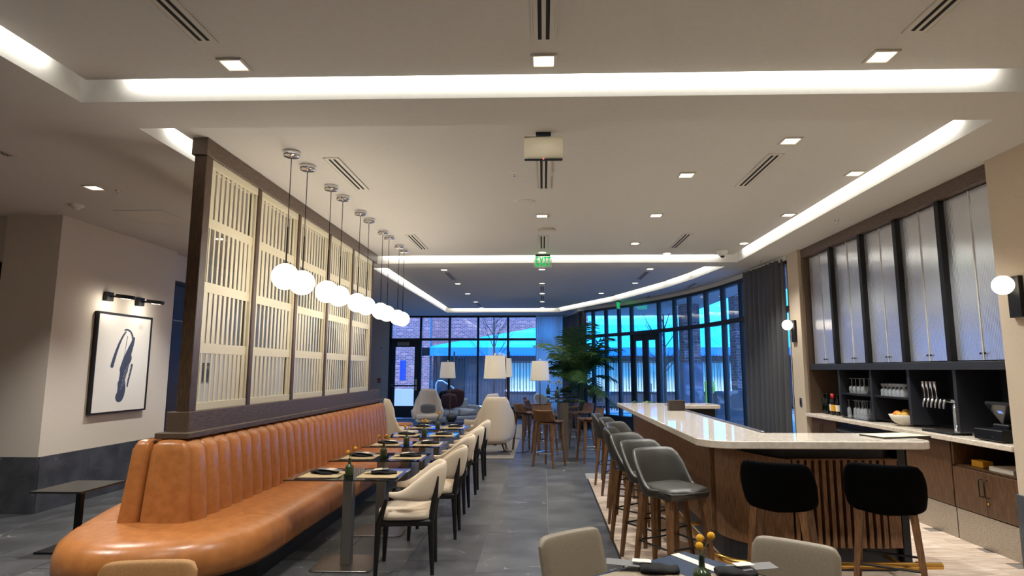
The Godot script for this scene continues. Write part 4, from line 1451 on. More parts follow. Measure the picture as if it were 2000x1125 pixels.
func make_floor_lamp(label, at: Vector3, arm: float, top: float):
	var t = thing("floor_lamp", label, "lamp", at, 0.0, "white shade floor lamps in the lounge")
	put(t, "base", lt([Vector2(0.01, 0), Vector2(0.15, 0), Vector2(0.15, 0.012), Vector2(0.02, 0.022), Vector2(0.01, 0.022)], 20), M.black_metal)
	put(t, "pole", tb([Vector3(0, 0.0, 0), Vector3(0, top - 0.1, 0), Vector3(arm * 0.3, top - 0.03, 0), Vector3(arm, top - 0.02, 0)], 0.011, 8), M.walnut)
	var s := st()
	var rl := []
	for q in [[top - 0.5, 0.235], [top - 0.03, 0.2]]:
		rl.append(ring(Vector3(arm, q[0], 0), Vector3(q[1], 0, 0), Vector3(0, 0, q[1]), 28, 2.0))
	rows(s, rl, true, false)
	var sh = put(t, "shade", s, M.shade)
	put(sh, "rim", tb(rl[0] + [rl[0][0]], 0.006, 5), M.off_white)
	put(t, "finial", ball(0.025, Vector3(arm, top, 0), 10), M.white_plastic)
	put(t, "bulb", ball(0.05, Vector3(arm, top - 0.25, 0), 12), M.globe)
	omni(t, Vector3(arm, top - 0.25, 0), 0.09, WARM, 0.05)
	return t

func build_lounge():
	solo("rug", bb(Vector3(-1.95, 0.0, -19.0), Vector3(-0.56, 0.012, -11.75), 0.003), M.rug, "pale striped area rug under the lounge chairs", "rug")
	make_lounge_chair("cream high-back lounge chair with its back to the camera beside a floor lamp", Vector3(-1.0, 0.012, -12.4), heading(-0.25, -0.97))
	make_lounge_chair("cream high-back lounge chair half hidden behind another, turned left", Vector3(-1.42, 0.012, -14.0), heading(-0.85, -0.5))
	var ca = make_lounge_chair("cream high-back lounge chair facing the camera with a grey cushion", Vector3(-3.22, 0, -17.2), heading(0.15, 1.0))
	make_lounge_chair("cream high-back lounge chair at the end of the leather banquette", Vector3(-2.62, 0, -11.75), heading(0.9, -0.4))
	solo("cushion", cushion(Vector3(0, 0, 0), Vector3(0.42, 0.12, 0.26), 3.4, 20, Basis(Vector3.RIGHT, -1.25)), M.grey_fabric, "grey piped lumbar cushion on the chair facing the camera", "cushion", "", Vector3(-3.18, 0.6, -17.05))
	# sofa by the window with plum cushions
	var s = thing("sofa", "pale grey two-seat sofa against the far window", "sofa", Vector3(-2.75, 0, -19.2), heading(0.6, 0.8))
	put(s, "base", bx(Vector3(0, 0.2, 0), Vector3(1.3, 0.12, 0.75), 0.03), M.sofa_fabric)
	put(s, "seat_cushion", cushion(Vector3(-0.31, 0.36, -0.05), Vector3(0.6, 0.2, 0.66), 5.0), M.sofa_fabric)
	put(s, "seat_cushion", cushion(Vector3(0.31, 0.36, -0.05), Vector3(0.6, 0.2, 0.66), 5.0), M.sofa_fabric)
	put(s, "backrest", bx(Vector3(0, 0.52, 0.32), Vector3(1.3, 0.5, 0.16), 0.05), M.sofa_fabric)
	for k in [-1, 1]:
		put(s, "arm", bx(Vector3(k * 0.64, 0.4, 0.0), Vector3(0.14, 0.34, 0.74), 0.04), M.sofa_fabric)
		for j in [-1, 1]:
			put(s, "leg", leg(Vector3(k * 0.55, 0, j * 0.28), Vector3(k * 0.55, 0.15, j * 0.28), 0.012, 0.018), M.walnut)
	var pl := [[Vector3(-2.72, 0.80, -18.95), 0.5, M.plum_fabric, 0.62, "large plum cushion standing highest on the sofa"], [Vector3(-2.86, 0.72, -18.72), 0.2, M.plum_fabric, 0.5, "plum cushion leaning in front on the sofa"], [Vector3(-3.02, 0.84, -19.0), 0.3, M.napkin, 0.4, "small black patterned cushion at the back of the sofa"]]
	for p in pl:
		solo("cushion", cushion(Vector3.ZERO, Vector3(p[3], 0.16, p[3]), 3.2, 20, Basis(Vector3.UP, p[1]) * Basis(Vector3.RIGHT, -1.2)), p[2], p[4], "cushion", "sofa cushions", p[0])
	var ot = thing("ottoman", "round brown leather ottoman on short legs by the banquette end", "ottoman", Vector3(-3.35, 0, -14.6))
	put(ot, "cushion", lt([Vector2(0.01, 0.3), Vector2(0.24, 0.3), Vector2(0.275, 0.33), Vector2(0.28, 0.38), Vector2(0.25, 0.42), Vector2(0.01, 0.43)], 24), M.leather)
	put(ot, "base", lt([Vector2(0.01, 0.0), Vector2(0.16, 0.0), Vector2(0.16, 0.02), Vector2(0.04, 0.04), Vector2(0.04, 0.3), Vector2(0.01, 0.3)], 20), M.black_metal)
	var ctb = thing("coffee_table", "low round dark coffee table between the lounge chairs", "table", Vector3(-2.4, 0.0, -15.6))
	put(ctb, "top", lt([Vector2(0.01, 0.36), Vector2(0.42, 0.36), Vector2(0.43, 0.37), Vector2(0.42, 0.38), Vector2(0.01, 0.38)], 32), M.black_wood)
	for k in 3:
		var a := TAU * k / 3.0
		put(ctb, "leg", leg(Vector3(cos(a) * 0.36, 0, sin(a) * 0.36), Vector3(cos(a) * 0.22, 0.36, sin(a) * 0.22), 0.012, 0.018), M.walnut)
	solo("round_pot", lt([Vector2(0.01, 0.0), Vector2(0.08, 0.0), Vector2(0.14, 0.08), Vector2(0.13, 0.15), Vector2(0.06, 0.2), Vector2(0.05, 0.19), Vector2(0.01, 0.15)], 20), M.pot, "round black pot on the low coffee table", "pot", "", Vector3(-2.3, 0.38, -15.5))
	make_floor_lamp("white-shaded floor lamp behind the sofa, nearest the glass door", Vector3(-2.72, 0, -18.0), -0.08, 1.92)
	make_floor_lamp("large white-shaded floor lamp beside the lounge chair with its back to the camera", Vector3(-0.78, 0, -12.75), -0.22, 1.98)
	make_floor_lamp("white-shaded floor lamp partly hidden behind the nearest lamp shade", Vector3(-0.86, 0, -15.6), -0.15, 1.98)
	make_floor_lamp("white-shaded floor lamp in front of the sheer curtain", Vector3(-0.08, 0, -15.0), 0.0, 1.9)
	# cord of the nearest lamp
	solo("lamp_cord", tb([Vector3(-0.7, 0.01, -12.7), Vector3(-0.55, 0.008, -12.55), Vector3(-0.4, 0.008, -12.6), Vector3(-0.3, 0.008, -12.9), Vector3(-0.27, 0.06, -12.95)], 0.006, 6), M.black_metal, "black lamp cord trailing over the tiles beside the rug", "cord")
	# far white moulded chair beyond the high tables
	var wc = thing("moulded_chair", "white moulded chair in the window corner beyond the high tables", "chair", Vector3(0.05, 0, -18.6), heading(0.7, 0.7))
	put(wc, "shell", barrel(0.25, 0.24, -1.5, 1.5, 18, func(a):
		var k := absf(a) / 1.5
		return [0.42, 0.95 - 0.3 * k * k, 0.08, 0.03]), M.white_plastic)
	put(wc, "seat", cushion(Vector3(0, 0.44, -0.03), Vector3(0.46, 0.06, 0.46), 4.0), M.white_plastic)
	for q in [[-1, -1], [1, -1], [-1, 1], [1, 1]]:
		put(wc, "leg", leg(Vector3(q[0] * 0.22, 0, q[1] * 0.21), Vector3(q[0] * 0.15, 0.43, q[1] * 0.14), 0.01, 0.016), M.walnut)

# ---------------------------------------------------------------- foreground
func make_padded_chair(called, label, at, turn, m, armed := false):
	var t = thing(called, label, "chair", at, turn)
	var s := st()
	var rl := []
	for i in 13:
		var f := i / 12.0
		var u := -1.0 + 2.0 * f
		var k := 0.5 if (i == 0 or i == 12) else 1.0
		u = signf(u) * pow(absf(u), 0.6)
		var cr: float = 1.0 - 0.1 * pow(absf(u), 14.0)
		rl.append(ring(Vector3(u * 0.195, 0.66 - 0.2 * (1.0 - cr), 0.19 - 0.02 * u * u), Vector3(0, 0.0, 0.024 * k), Vector3(0, 0.2 * cr, 0.045), 24, 6.0))
	rows(s, rl)
	put(t, "backrest", s, m)
	put(t, "seat", cushion(Vector3(0, 0.45, -0.04), Vector3(0.46, 0.09, 0.46), 4.5), m)
	for q in [[-1, -1], [1, -1], [-1, 1], [1, 1]]:
		put(t, "leg", leg(Vector3(q[0] * 0.2, 0, q[1] * 0.2), Vector3(q[0] * 0.17, 0.42, q[1] * 0.17), 0.011, 0.018), M.walnut)
	for q in [-1, 1]:
		put(t, "back_post", leg(Vector3(q * 0.17, 0.4, 0.17), Vector3(q * 0.19, 0.6, 0.2), 0.012, 0.01), M.walnut)
		if armed:
			put(t, "arm", tb([Vector3(q * 0.24, 0.42, -0.2), Vector3(q * 0.265, 0.66, -0.16), Vector3(q * 0.275, 0.68, 0.0), Vector3(q * 0.25, 0.74, 0.16), Vector3(q * 0.2, 0.76, 0.2)], 0.017, 8), M.walnut)
	return t

func build_foreground():
	var turn := 0.66
	var c := Vector3(0.63, 0, -2.64)
	var t = thing("dining_table", "dark blue table in the foreground laid with wood-grain placemats", "table", c, turn)
	put(t, "top", bx(Vector3(0, 0.742, 0), Vector3(0.84, 0.016, 0.84), 0.003), M.blue_top)
	put(t, "column", bx(Vector3(0, 0.37, 0), Vector3(0.08, 0.72, 0.08), 0.004), M.steel)
	put(t, "base_plate", pm(rounded(0.26, 0.26, 0.04), 0.0, 0.012, 0.002), M.steel)
	solo("placemat", bx(Vector3.ZERO, Vector3(0.42, 0.003, 0.30), 0.001), M.grey_placemat, "grey wood-grain placemat at left on the foreground table", "placemat", "foreground placemats", Vector3(0.41, 0.7517, -2.78), turn)
	solo("placemat", bx(Vector3.ZERO, Vector3(0.30, 0.003, 0.42), 0.001), M.grey_placemat, "grey wood-grain placemat at right on the foreground table", "placemat", "foreground placemats", Vector3(0.88, 0.7517, -2.72), turn)
	solo("table_strip", bx(Vector3.ZERO, Vector3(0.05, 0.003, 0.36), 0.001), M.card_paper, "white paper strip lying across the foreground table behind the vase", "strip", "", Vector3(0.735, 0.7517, -3.02), 0.52)
	for k in 2:
		var sd := -1 if k == 0 else 1
		var at := Vector3(0.46, 0.7535, -2.93) if k == 0 else Vector3(0.86, 0.7535, -2.89)
		var w: String = ["at left", "at right"][k]
		solo("menu_card", bx(Vector3(0, 0.012, 0), Vector3(0.21, 0.003, 0.09), 0.001, Basis(Vector3.BACK, 0.05 * sd)), M.grey_card, "grey card sleeve %s on the foreground table" % w, "menu", "", at + Vector3(-0.07 if k == 0 else 0.07, 0.012, -0.01), 0.1 * sd)
		solo("card", bx(Vector3.ZERO, Vector3(0.085, 0.003, 0.045), 0.001), M.card_paper, "small white folded card %s on the foreground table" % w, "card", "", at + Vector3(-0.015 if k == 0 else 0.03, 0.038, 0.0), 0.2 * sd)
		var s := st()
		var rl := []
		for i in 8:
			var f := i / 7.0
			rl.append(ring(Vector3(lerpf(-0.08, 0.09, f), 0.016 + 0.006 * sin(f * 6.0), 0.01 * sin(i)), Vector3(0, 0, 0.04 + 0.02 * sin(f * PI)), Vector3(0, 0.013 + 0.004 * sin(i * 1.9), 0.004), 12, 2.4))
		rows(s, rl)
		solo("napkin", s, M.napkin, "bunched black napkin %s on the foreground table" % w, "napkin", "", at + Vector3(0.05 if k == 0 else -0.02, -0.001, 0.03))
	make_vase("green bottle vase with three yellow button flowers on the foreground table", Vector3(0.645, 0.75, -2.64), [Vector3(-0.004, 0.215, 0.0), Vector3(0.042, 0.225, 0.0), Vector3(-0.012, 0.19, 0.02)], "", 1.0)
	make_padded_chair("dining_chair", "taupe upholstered chair at the left side of the foreground table", Vector3(0.265, 0, -2.985), heading(0.62, 0.78), M.taupe)
	make_padded_chair("dining_chair", "taupe upholstered chair at the right side of the foreground table", Vector3(1.04, 0, -2.84), heading(-0.6, 0.8), M.taupe)
	make_padded_chair("armchair", "tan suede armchair with a wooden arm cut off at the bottom left", Vector3(-1.62, 0, -2.42), heading(0.12, 1.0), M.tan_suede, true)
	var sd = thing("side_table", "small black square side table beside the banquette's left end", "table", Vector3(-4.42, 0, -5.9))
	put(sd, "top", bx(Vector3(0, 0.55, 0), Vector3(0.48, 0.018, 0.58), 0.002), M.black_top)
	put(sd, "column", bx(Vector3(0.02, 0.28, 0), Vector3(0.05, 0.53, 0.05), 0.002), M.black_metal)
	put(sd, "base_plate", bx(Vector3(0, 0.008, 0), Vector3(0.4, 0.016, 0.45), 0.003), M.black_metal)

# ---------------------------------------------------------------- ceiling fittings
func down_light(x: float, z: float, y: float, label: String, square: bool, power := 1.0):
	var t = thing("downlight", label, "downlight", Vector3(x, y, z), 0.0, "recessed ceiling downlights")
	var r := 0.075
	if square:
		for s in [-1, 1]:
			put(t, "trim", bx(Vector3(s * r, -0.006, 0), Vector3(0.018, 0.012, 2 * r + 0.018), 0.002), M.off_white)
			put(t, "trim", bx(Vector3(0, -0.006, s * r), Vector3(2 * r - 0.018, 0.012, 0.018), 0.002), M.off_white)
		put(t, "lens", bx(Vector3(0, -0.002, 0), Vector3(2 * r - 0.02, 0.004, 2 * r - 0.02)), M.downlight)
	else:
		put(t, "trim", lt([Vector2(r - 0.012, -0.001), Vector2(r - 0.012, -0.01), Vector2(r + 0.006, -0.01), Vector2(r + 0.01, -0.001)], 20), M.off_white)
		put(t, "lens", lt([Vector2(0.001, -0.011), Vector2(r - 0.012, -0.0105), Vector2(r - 0.012, -0.001)], 20), M.downlight)
	spot(t, Vector3(0, -0.02, 0), Vector3.DOWN, 52.0, DOWN_POWER * power, LED, 0.05)

func slot_vent(x: float, z0: float, z1: float, y: float, label: String, w := 0.15):
	var t = thing("slot_vent", label, "vent", Vector3(x, y, (z0 + z1) / 2), 0.0, "linear slot vents in the ceiling")
	var h := absf(z1 - z0) / 2
	put(t, "plate", bx(Vector3(0, -0.004, 0), Vector3(w, 0.008, 2 * h), 0.001), M.off_white)
	for s in [-1, 1]:
		put(t, "slot", bx(Vector3(s * w * 0.16, -0.0075, 0), Vector3(w * 0.15, 0.004, 2 * h - 0.06)), M.black_void)
		put(t, "lip", bx(Vector3(s * w * 0.47, -0.009, 0), Vector3(w * 0.06, 0.006, 2 * h)), M.off_white)

func place_words(x: float, z: float) -> String:
	var a := "left" if x < -1.0 else ("middle" if x < 0.8 else ("right of middle" if x < 1.8 else ("right" if x < 2.8 else "far right")))
	return a

func build_ceiling_fittings():
	for p in [[-2.05, "left"], [0.01, "middle"], [2.2, "right"]]:
		down_light(p[0], -3.78, PANEL, "square ceiling downlight, %s of the row before the first cove" % p[1], true)
		down_light(p[0], -1.7, PANEL, "square ceiling downlight above the camera, %s of its row" % p[1], true, 0.6)
		down_light(p[0], 0.6, PANEL, "square ceiling downlight behind the camera, %s of its row" % p[1], true, 0.7)
	var mid := [[2.2, -5.25, "nearest the beam"], [1.5, -6.19, "left in the second row"], [3.23, -6.18, "next to the cove in the second row"], [-0.01, -7.85, "left in the third row"], [1.49, -7.86, "middle of the third row"], [3.22, -7.88, "next to the cove in the third row"], [1.48, -9.65, "left in the fourth row"], [3.22, -9.68, "next to the cove in the fourth row"], [-0.01, -10.36, "just before the exit sign"], [2.16, -10.5, "beside the dome camera"]]
	for p in mid:
		down_light(p[0], p[1], PANEL, "ceiling downlight in the middle coffer, %s" % p[2], p[1] > -8.5)
	var fz := [-12.15, -14.15, -16.05, -18.0, -20.0]
	var fw := ["nearest", "second", "third", "fourth", "last"]
	for i in 5:
		for x in [-2.0, -0.02, 2.15, 1.54]:
			if (x == 2.15 and i > 1) or (x == 1.54 and i != 2):
				continue
			if i == 4:
				down_light(x, -19.75, PANEL, "ceiling downlight in the far coffer, %s column, last row" % place_words(x, 0), false, 0.3)
			else:
				down_light(x, fz[i], PANEL, "ceiling downlight in the far coffer, %s column, %s row" % [place_words(x, 0), fw[i]], false, 0.35)
	down_light(-4.7, -6.08, SOFFIT, "ceiling downlight in the soffit near the picture wall", true, 1.5)
	down_light(-4.7, -3.6, SOFFIT, "ceiling downlight in the left soffit beside the first cove", true, 1.5)
	down_light(-4.7, -8.6, SOFFIT, "ceiling downlight in the corridor, seen through the screen", true, 1.3)
	down_light(-4.7, -11.2, SOFFIT, "ceiling downlight deeper in the corridor behind the screen", true)
	down_light(-4.7, -14.4, SOFFIT, "ceiling downlight far along the corridor behind the screen", true)
	for p in [[-2.08, -3.5, -2.4, "over the first cove at left"], [0.01, -3.54, -2.4, "over the first cove in the middle"], [2.24, -3.5, -2.4, "over the first cove at right"], [-2.03, -5.58, -6.62, "beside the pendants"], [0.012, -5.66, -6.64, "behind the hanging panel"], [2.2, -5.58, -6.6, "right of the nearest bar downlight"], [-2.0, -8.93, -10.05, "left in front of the far cove"], [0.0, -9.05, -10.03, "in the middle in front of the exit sign"], [2.17, -8.97, -10.04, "right in front of the far cove"], [-2.0, -12.45, -13.6, "left in the far coffer"], [2.15, -12.5, -13.6, "right in the far coffer"], [-0.02, -14.6, -15.6, "middle of the far coffer"], [-0.02, -16.5, -17.5, "deeper in the far coffer"], [-2.0, -18.3, -19.3, "left at the end of the far coffer"]]:
		slot_vent(p[0], p[1], p[2], PANEL, "white linear slot vent " + p[3])
	slot_vent(-4.75, -4.6, -5.15, SOFFIT, "white linear slot vent in the left soffit", 0.1)
	for k in 2:
		slot_vent([3.35, 2.75][k], [-13.3, -15.6][k], [-14.1, -16.2][k], SOFFIT, "slim slot vent in the soffit along the angled glazing, " + ["nearer", "farther"][k], 0.1)
	# round speakers, detectors, sprinklers
	var sp := done(lt([Vector2(0.001, -0.012), Vector2(0.11, -0.012), Vector2(0.125, -0.006), Vector2(0.13, 0.0)], 28))
	solo("ceiling_speaker", sp, M.off_white, "round white ceiling speaker in the middle coffer", "speaker", "", Vector3(-0.216, PANEL, -7.18))
	solo("ceiling_speaker", sp, M.off_white, "round white ceiling speaker in the left soffit", "speaker", "", Vector3(-5.09, SOFFIT, -7.68))
	var det := done(lt([Vector2(0.001, -0.055), Vector2(0.03, -0.055), Vector2(0.05, -0.03), Vector2(0.07, -0.022), Vector2(0.075, 0.0)], 20))
	solo("smoke_detector", det, M.white_plastic, "white smoke detector on the soffit above the picture wall", "detector", "", Vector3(-5.4, SOFFIT, -6.75))
	var sk := done(lt([Vector2(0.001, -0.05), Vector2(0.014, -0.05), Vector2(0.016, -0.044), Vector2(0.004, -0.04), Vector2(0.005, -0.008), Vector2(0.03, -0.006), Vector2(0.03, 0.0)], 14))
	for p in [[Vector3(-0.29, PANEL, -6.07), "in the middle coffer behind the hanging panel"], [Vector3(-4.53, SOFFIT, -6.2), "in the left soffit beside the downlight"], [Vector3(3.75, SOFFIT, -7.7), "in the soffit over the back bar"], [Vector3(3.8, SOFFIT, -10.6), "in the soffit by the charcoal curtain"]]:
		solo("sprinkler_head", sk, M.chrome, "small sprinkler head " + p[1], "sprinkler", "sprinkler heads", p[0])
	var em = thing("emergency_light", "slim white oval fitting on the middle coffer", "light", Vector3(0.06, PANEL, -8.6))
	put(em, "body", cushion(Vector3(0, -0.025, 0), Vector3(0.26, 0.05, 0.12), 3.0), M.off_white)
	put(em, "base", bx(Vector3(0, -0.004, 0), Vector3(0.2, 0.008, 0.1), 0.002), M.off_white)
	var dc = thing("dome_camera", "white dome security camera with a dark lens by the cove corner", "camera", Vector3(3.07, PANEL, -10.35))
	put(dc, "housing", lt([Vector2(0.09, 0.0), Vector2(0.088, -0.03), Vector2(0.06, -0.075), Vector2(0.04, -0.085), Vector2(0.001, -0.085)], 24), M.white_plastic)
	put(dc, "lens", ball(0.04, Vector3(0, -0.08, 0), 14), M.charcoal_plastic)
	put(dc, "base_ring", lt([Vector2(0.092, 0.0), Vector2(0.096, -0.006), Vector2(0.09, -0.014)], 24), M.white_plastic)
	# cream hanging panel near the beam
	var hp = thing("hanging_panel_light", "cream curved panel hanging from a dark bracket under the beam", "sign", Vector3(0.008, PANEL, -5.02))
	put(hp, "bracket", bx(Vector3(0, -0.012, 0), Vector3(0.13, 0.024, 0.05), 0.003), M.black_metal)
	var s := st()
	var rl := []
	for i in 9:
		var u := -1.0 + i / 4.0
		rl.append([Vector3(-0.165, -0.135 + u * 0.105, 0.03 - 0.03 * u * u), Vector3(0.165, -0.135 + u * 0.105, 0.03 - 0.03 * u * u), Vector3(0.165, -0.135 + u * 0.105, 0.0), Vector3(-0.165, -0.135 + u * 0.105, 0.0)])
	rows(s, rl, true, true, true)
	put(hp, "panel", s, M.panel_cream)
	put(hp, "bottom_trim", bx(Vector3(0, -0.243, 0.01), Vector3(0.325, 0.008, 0.04), 0.002), M.black_metal)
	put(hp, "indicator", ball(0.008, Vector3(0.0, -0.243, 0.034), 8), M.indicator_red)
	# exit signs
	exit_sign("clear edge-lit exit sign with green letters in front of the far cove", Vector3(0.0, PANEL, -10.6), 0.0)
	exit_sign("green exit sign seen edge-on above the double glass door", Vector3(2.08, SOFFIT, -16.85), 1.15)
	solo("access_panel", bx(Vector3(0, -0.003, 0), Vector3(0.6, 0.006, 0.6), 0.001), M.off_white, "flush square access panel in the left soffit", "access panel", "", Vector3(-4.85, SOFFIT, -7.3))

func exit_sign(label, at: Vector3, turn: float):
	var t = thing("exit_sign", label, "exit sign", at, turn, "exit signs")
	put(t, "canopy", bx(Vector3(0, -0.012, 0), Vector3(0.26, 0.024, 0.07), 0.004), M.black_metal)
	put(t, "glass_plate", bx(Vector3(0, -0.125, 0), Vector3(0.32, 0.205, 0.008), 0.001), M.sign_glass)
	var tm := TextMesh.new()
	tm.text = "EXIT"
	var f := SystemFont.new()
	f.font_names = ["Droid Sans"]
	f.font_weight = 700
	tm.font = f
	tm.font_size = 64
	tm.pixel_size = 0.0021
	tm.depth = 0.004
	var lt_ = put(t, "lettering", tm, M.exit_green, Vector3(0, -0.125, 0.007), "glowing green letters EXIT")
	lt_.scale = Vector3(1.0, 1.75, 1.0)
	area(t, Vector3(0, -0.125, 0.02), Vector3.BACK, 0.28, 0.15, 0.02, Color(0.1, 1.0, 0.5))

func build_pendants():
	var z := [-5.41, -5.80, -6.48, -6.88, -7.57, -7.96, -8.67, -9.04, -9.70, -10.05]
	var words := ["nearest the camera", "second", "third", "fourth", "fifth", "sixth", "seventh", "eighth", "ninth", "farthest"]
	for i in z.size():
		var t = thing("globe_pendant", "glowing white globe pendant, %s in the row over the banquette" % words[i], "pendant lamp", Vector3(-2.335, PANEL, z[i]), 0.0, "globe pendants over the banquette")
		put(t, "canopy", lt([Vector2(0.072, 0.0), Vector2(0.075, -0.006), Vector2(0.075, -0.045), Vector2(0.07, -0.05), Vector2(0.012, -0.05), Vector2(0.01, -0.062), Vector2(0.001, -0.062)], 28), M.chrome)
		put(t, "cord", tb([Vector3(0, -0.05, 0), Vector3(0, -1.04, 0)], 0.004, 6), M.black_metal)
		put(t, "stem_sleeve", tb([Vector3(0, -0.72, 0), Vector3(0, -1.07, 0)], 0.007, 8), M.black_metal)
		put(t, "globe", ball(0.12, Vector3(0, -1.18, 0), 32), M.globe)
		omni(t, Vector3(0, -1.18, 0), GLOBE_POWER, WARM, 0.1)

# ---------------------------------------------------------------- things on walls
func sconce(label, at: Vector3):
	var t = thing("wall_sconce", label, "wall lamp", at, 0.0, "globe wall sconces on the pilasters")
	put(t, "back_plate", bx(Vector3(-0.02, -0.1, 0), Vector3(0.04, 0.35, 0.14), 0.004), M.black_metal)
	put(t, "arm", tb([Vector3(-0.03, 0, 0), Vector3(-0.07, 0, 0)], 0.025, 12), M.black_metal)
	put(t, "globe", ball(0.082, Vector3(-0.12, 0, 0), 26), M.globe)
	omni(t, Vector3(-0.12, 0, 0), 0.035, WARM, 0.07)

func build_wall_things():
	sconce("globe wall sconce on a black plate on the near pilaster", Vector3(4.05, 2.37, -5.27))
	sconce("globe wall sconce on a black plate on the far pilaster", Vector3(4.05, 2.37, -9.92))
	# framed brush drawing
	var a = thing("framed_artwork", "pale abstract ink drawing in a black frame", "picture", Vector3(-5.92, 1.07, -8.45))
	for s in [-1, 1]:
		put(a, "frame_side", bb(Vector3(0.0, 0.0, s * 0.55 - 0.012), Vector3(0.055, 1.36, s * 0.55 + 0.012), 0.002), M.black_wood)
	put(a, "frame_bottom", bb(Vector3(0.0, 0.0, -0.54), Vector3(0.055, 0.024, 0.54), 0.002), M.black_wood)
	put(a, "frame_top", bb(Vector3(0.0, 1.336, -0.54), Vector3(0.055, 1.36, 0.54), 0.002), M.black_wood)
	put(a, "backing", bb(Vector3(0.005, 0.01, -0.545), Vector3(0.04, 1.35, 0.545)), M.off_white)
	var q := QuadMesh.new()
	q.size = Vector2(1.078, 1.312)
	var cv = put(a, "drawing", q, M.art, Vector3(0.0415, 0.68, 0.0), "loose dark blue ink brushwork on white")
	cv.rotation.y = PI / 2
	# two picture lights
	for k in 2:
		var t = thing("picture_light", "black picture light above the drawing, " + ["nearer the wall corner", "farther from the wall corner"][k], "wall lamp", Vector3(-5.92, 2.64, [-8.07, -8.72][k]), 0.0, "picture lights")
		put(t, "wall_box", bx(Vector3(0.03, 0, 0), Vector3(0.06, 0.12, 0.13), 0.004), M.black_metal)
		put(t, "arm", tb([Vector3(0.05, 0.0, 0), Vector3(0.12, 0.0, 0), Vector3(0.2, 0.01, 0)], 0.014, 8), M.black_metal)
		put(t, "head", bx(Vector3(0.26, -0.005, 0), Vector3(0.24, 0.05, 0.07), 0.008, Basis(Vector3.BACK, -0.12)), M.black_metal)
		put(t, "lens", bx(Vector3(0.27, -0.034, 0), Vector3(0.12, 0.004, 0.03), 0.0, Basis(Vector3.BACK, -0.12)), M.globe)
		area(t, Vector3(0.265, -0.045, 0), Vector3(-0.75, -0.66, 0).normalized(), 0.14, 0.04, 0.28, WARM)
	# notice by the corridor door, switches, alarm
	var n = thing("notice_plate", "dark notice plate on the corridor wall behind the screen", "sign", Vector3(-6.05, 1.61, -10.9))
	put(n, "plate", bx(Vector3(0.01, 0, 0), Vector3(0.02, 0.34, 0.26), 0.003), M.charcoal_panel)
	put(n, "inset", bx(Vector3(0.021, 0.09, 0), Vector3(0.002, 0.05, 0.13), 0.0), M.grey_card)
	put(n, "inset", bx(Vector3(0.021, -0.05, 0), Vector3(0.002, 0.1, 0.2), 0.0), M.black_metal)
	var fa = thing("fire_alarm", "red fire alarm pull station beside the glass street door", "alarm", Vector3(-5.73, 1.29, -21.4))
	put(fa, "box", bx(Vector3(0, 0, 0.02), Vector3(0.11, 0.14, 0.04), 0.005), M.red_plastic)
	put(fa, "lever", bx(Vector3(0, -0.01, 0.045), Vector3(0.08, 0.025, 0.012), 0.003), M.white_plastic)
	var st_ = thing("strobe", "white strobe box high beside the glass street door", "alarm", Vector3(-5.68, 2.42, -21.4))
	put(st_, "box", bx(Vector3(0, 0, 0.02), Vector3(0.13, 0.13, 0.04), 0.005), M.white_plastic)
	put(st_, "lens", bx(Vector3(0, 0, 0.045), Vector3(0.06, 0.05, 0.02), 0.005), M.chrome)
	var sw = thing("switch_plate", "small dark switch plate on the far pilaster", "switch", Vector3(4.05, 1.15, -9.85))
	put(sw, "plate", bx(Vector3(-0.004, 0, 0), Vector3(0.008, 0.14, 0.08), 0.002), M.steel)
	put(sw, "rocker", bx(Vector3(-0.009, 0, 0), Vector3(0.006, 0.07, 0.035), 0.002), M.charcoal_plastic)

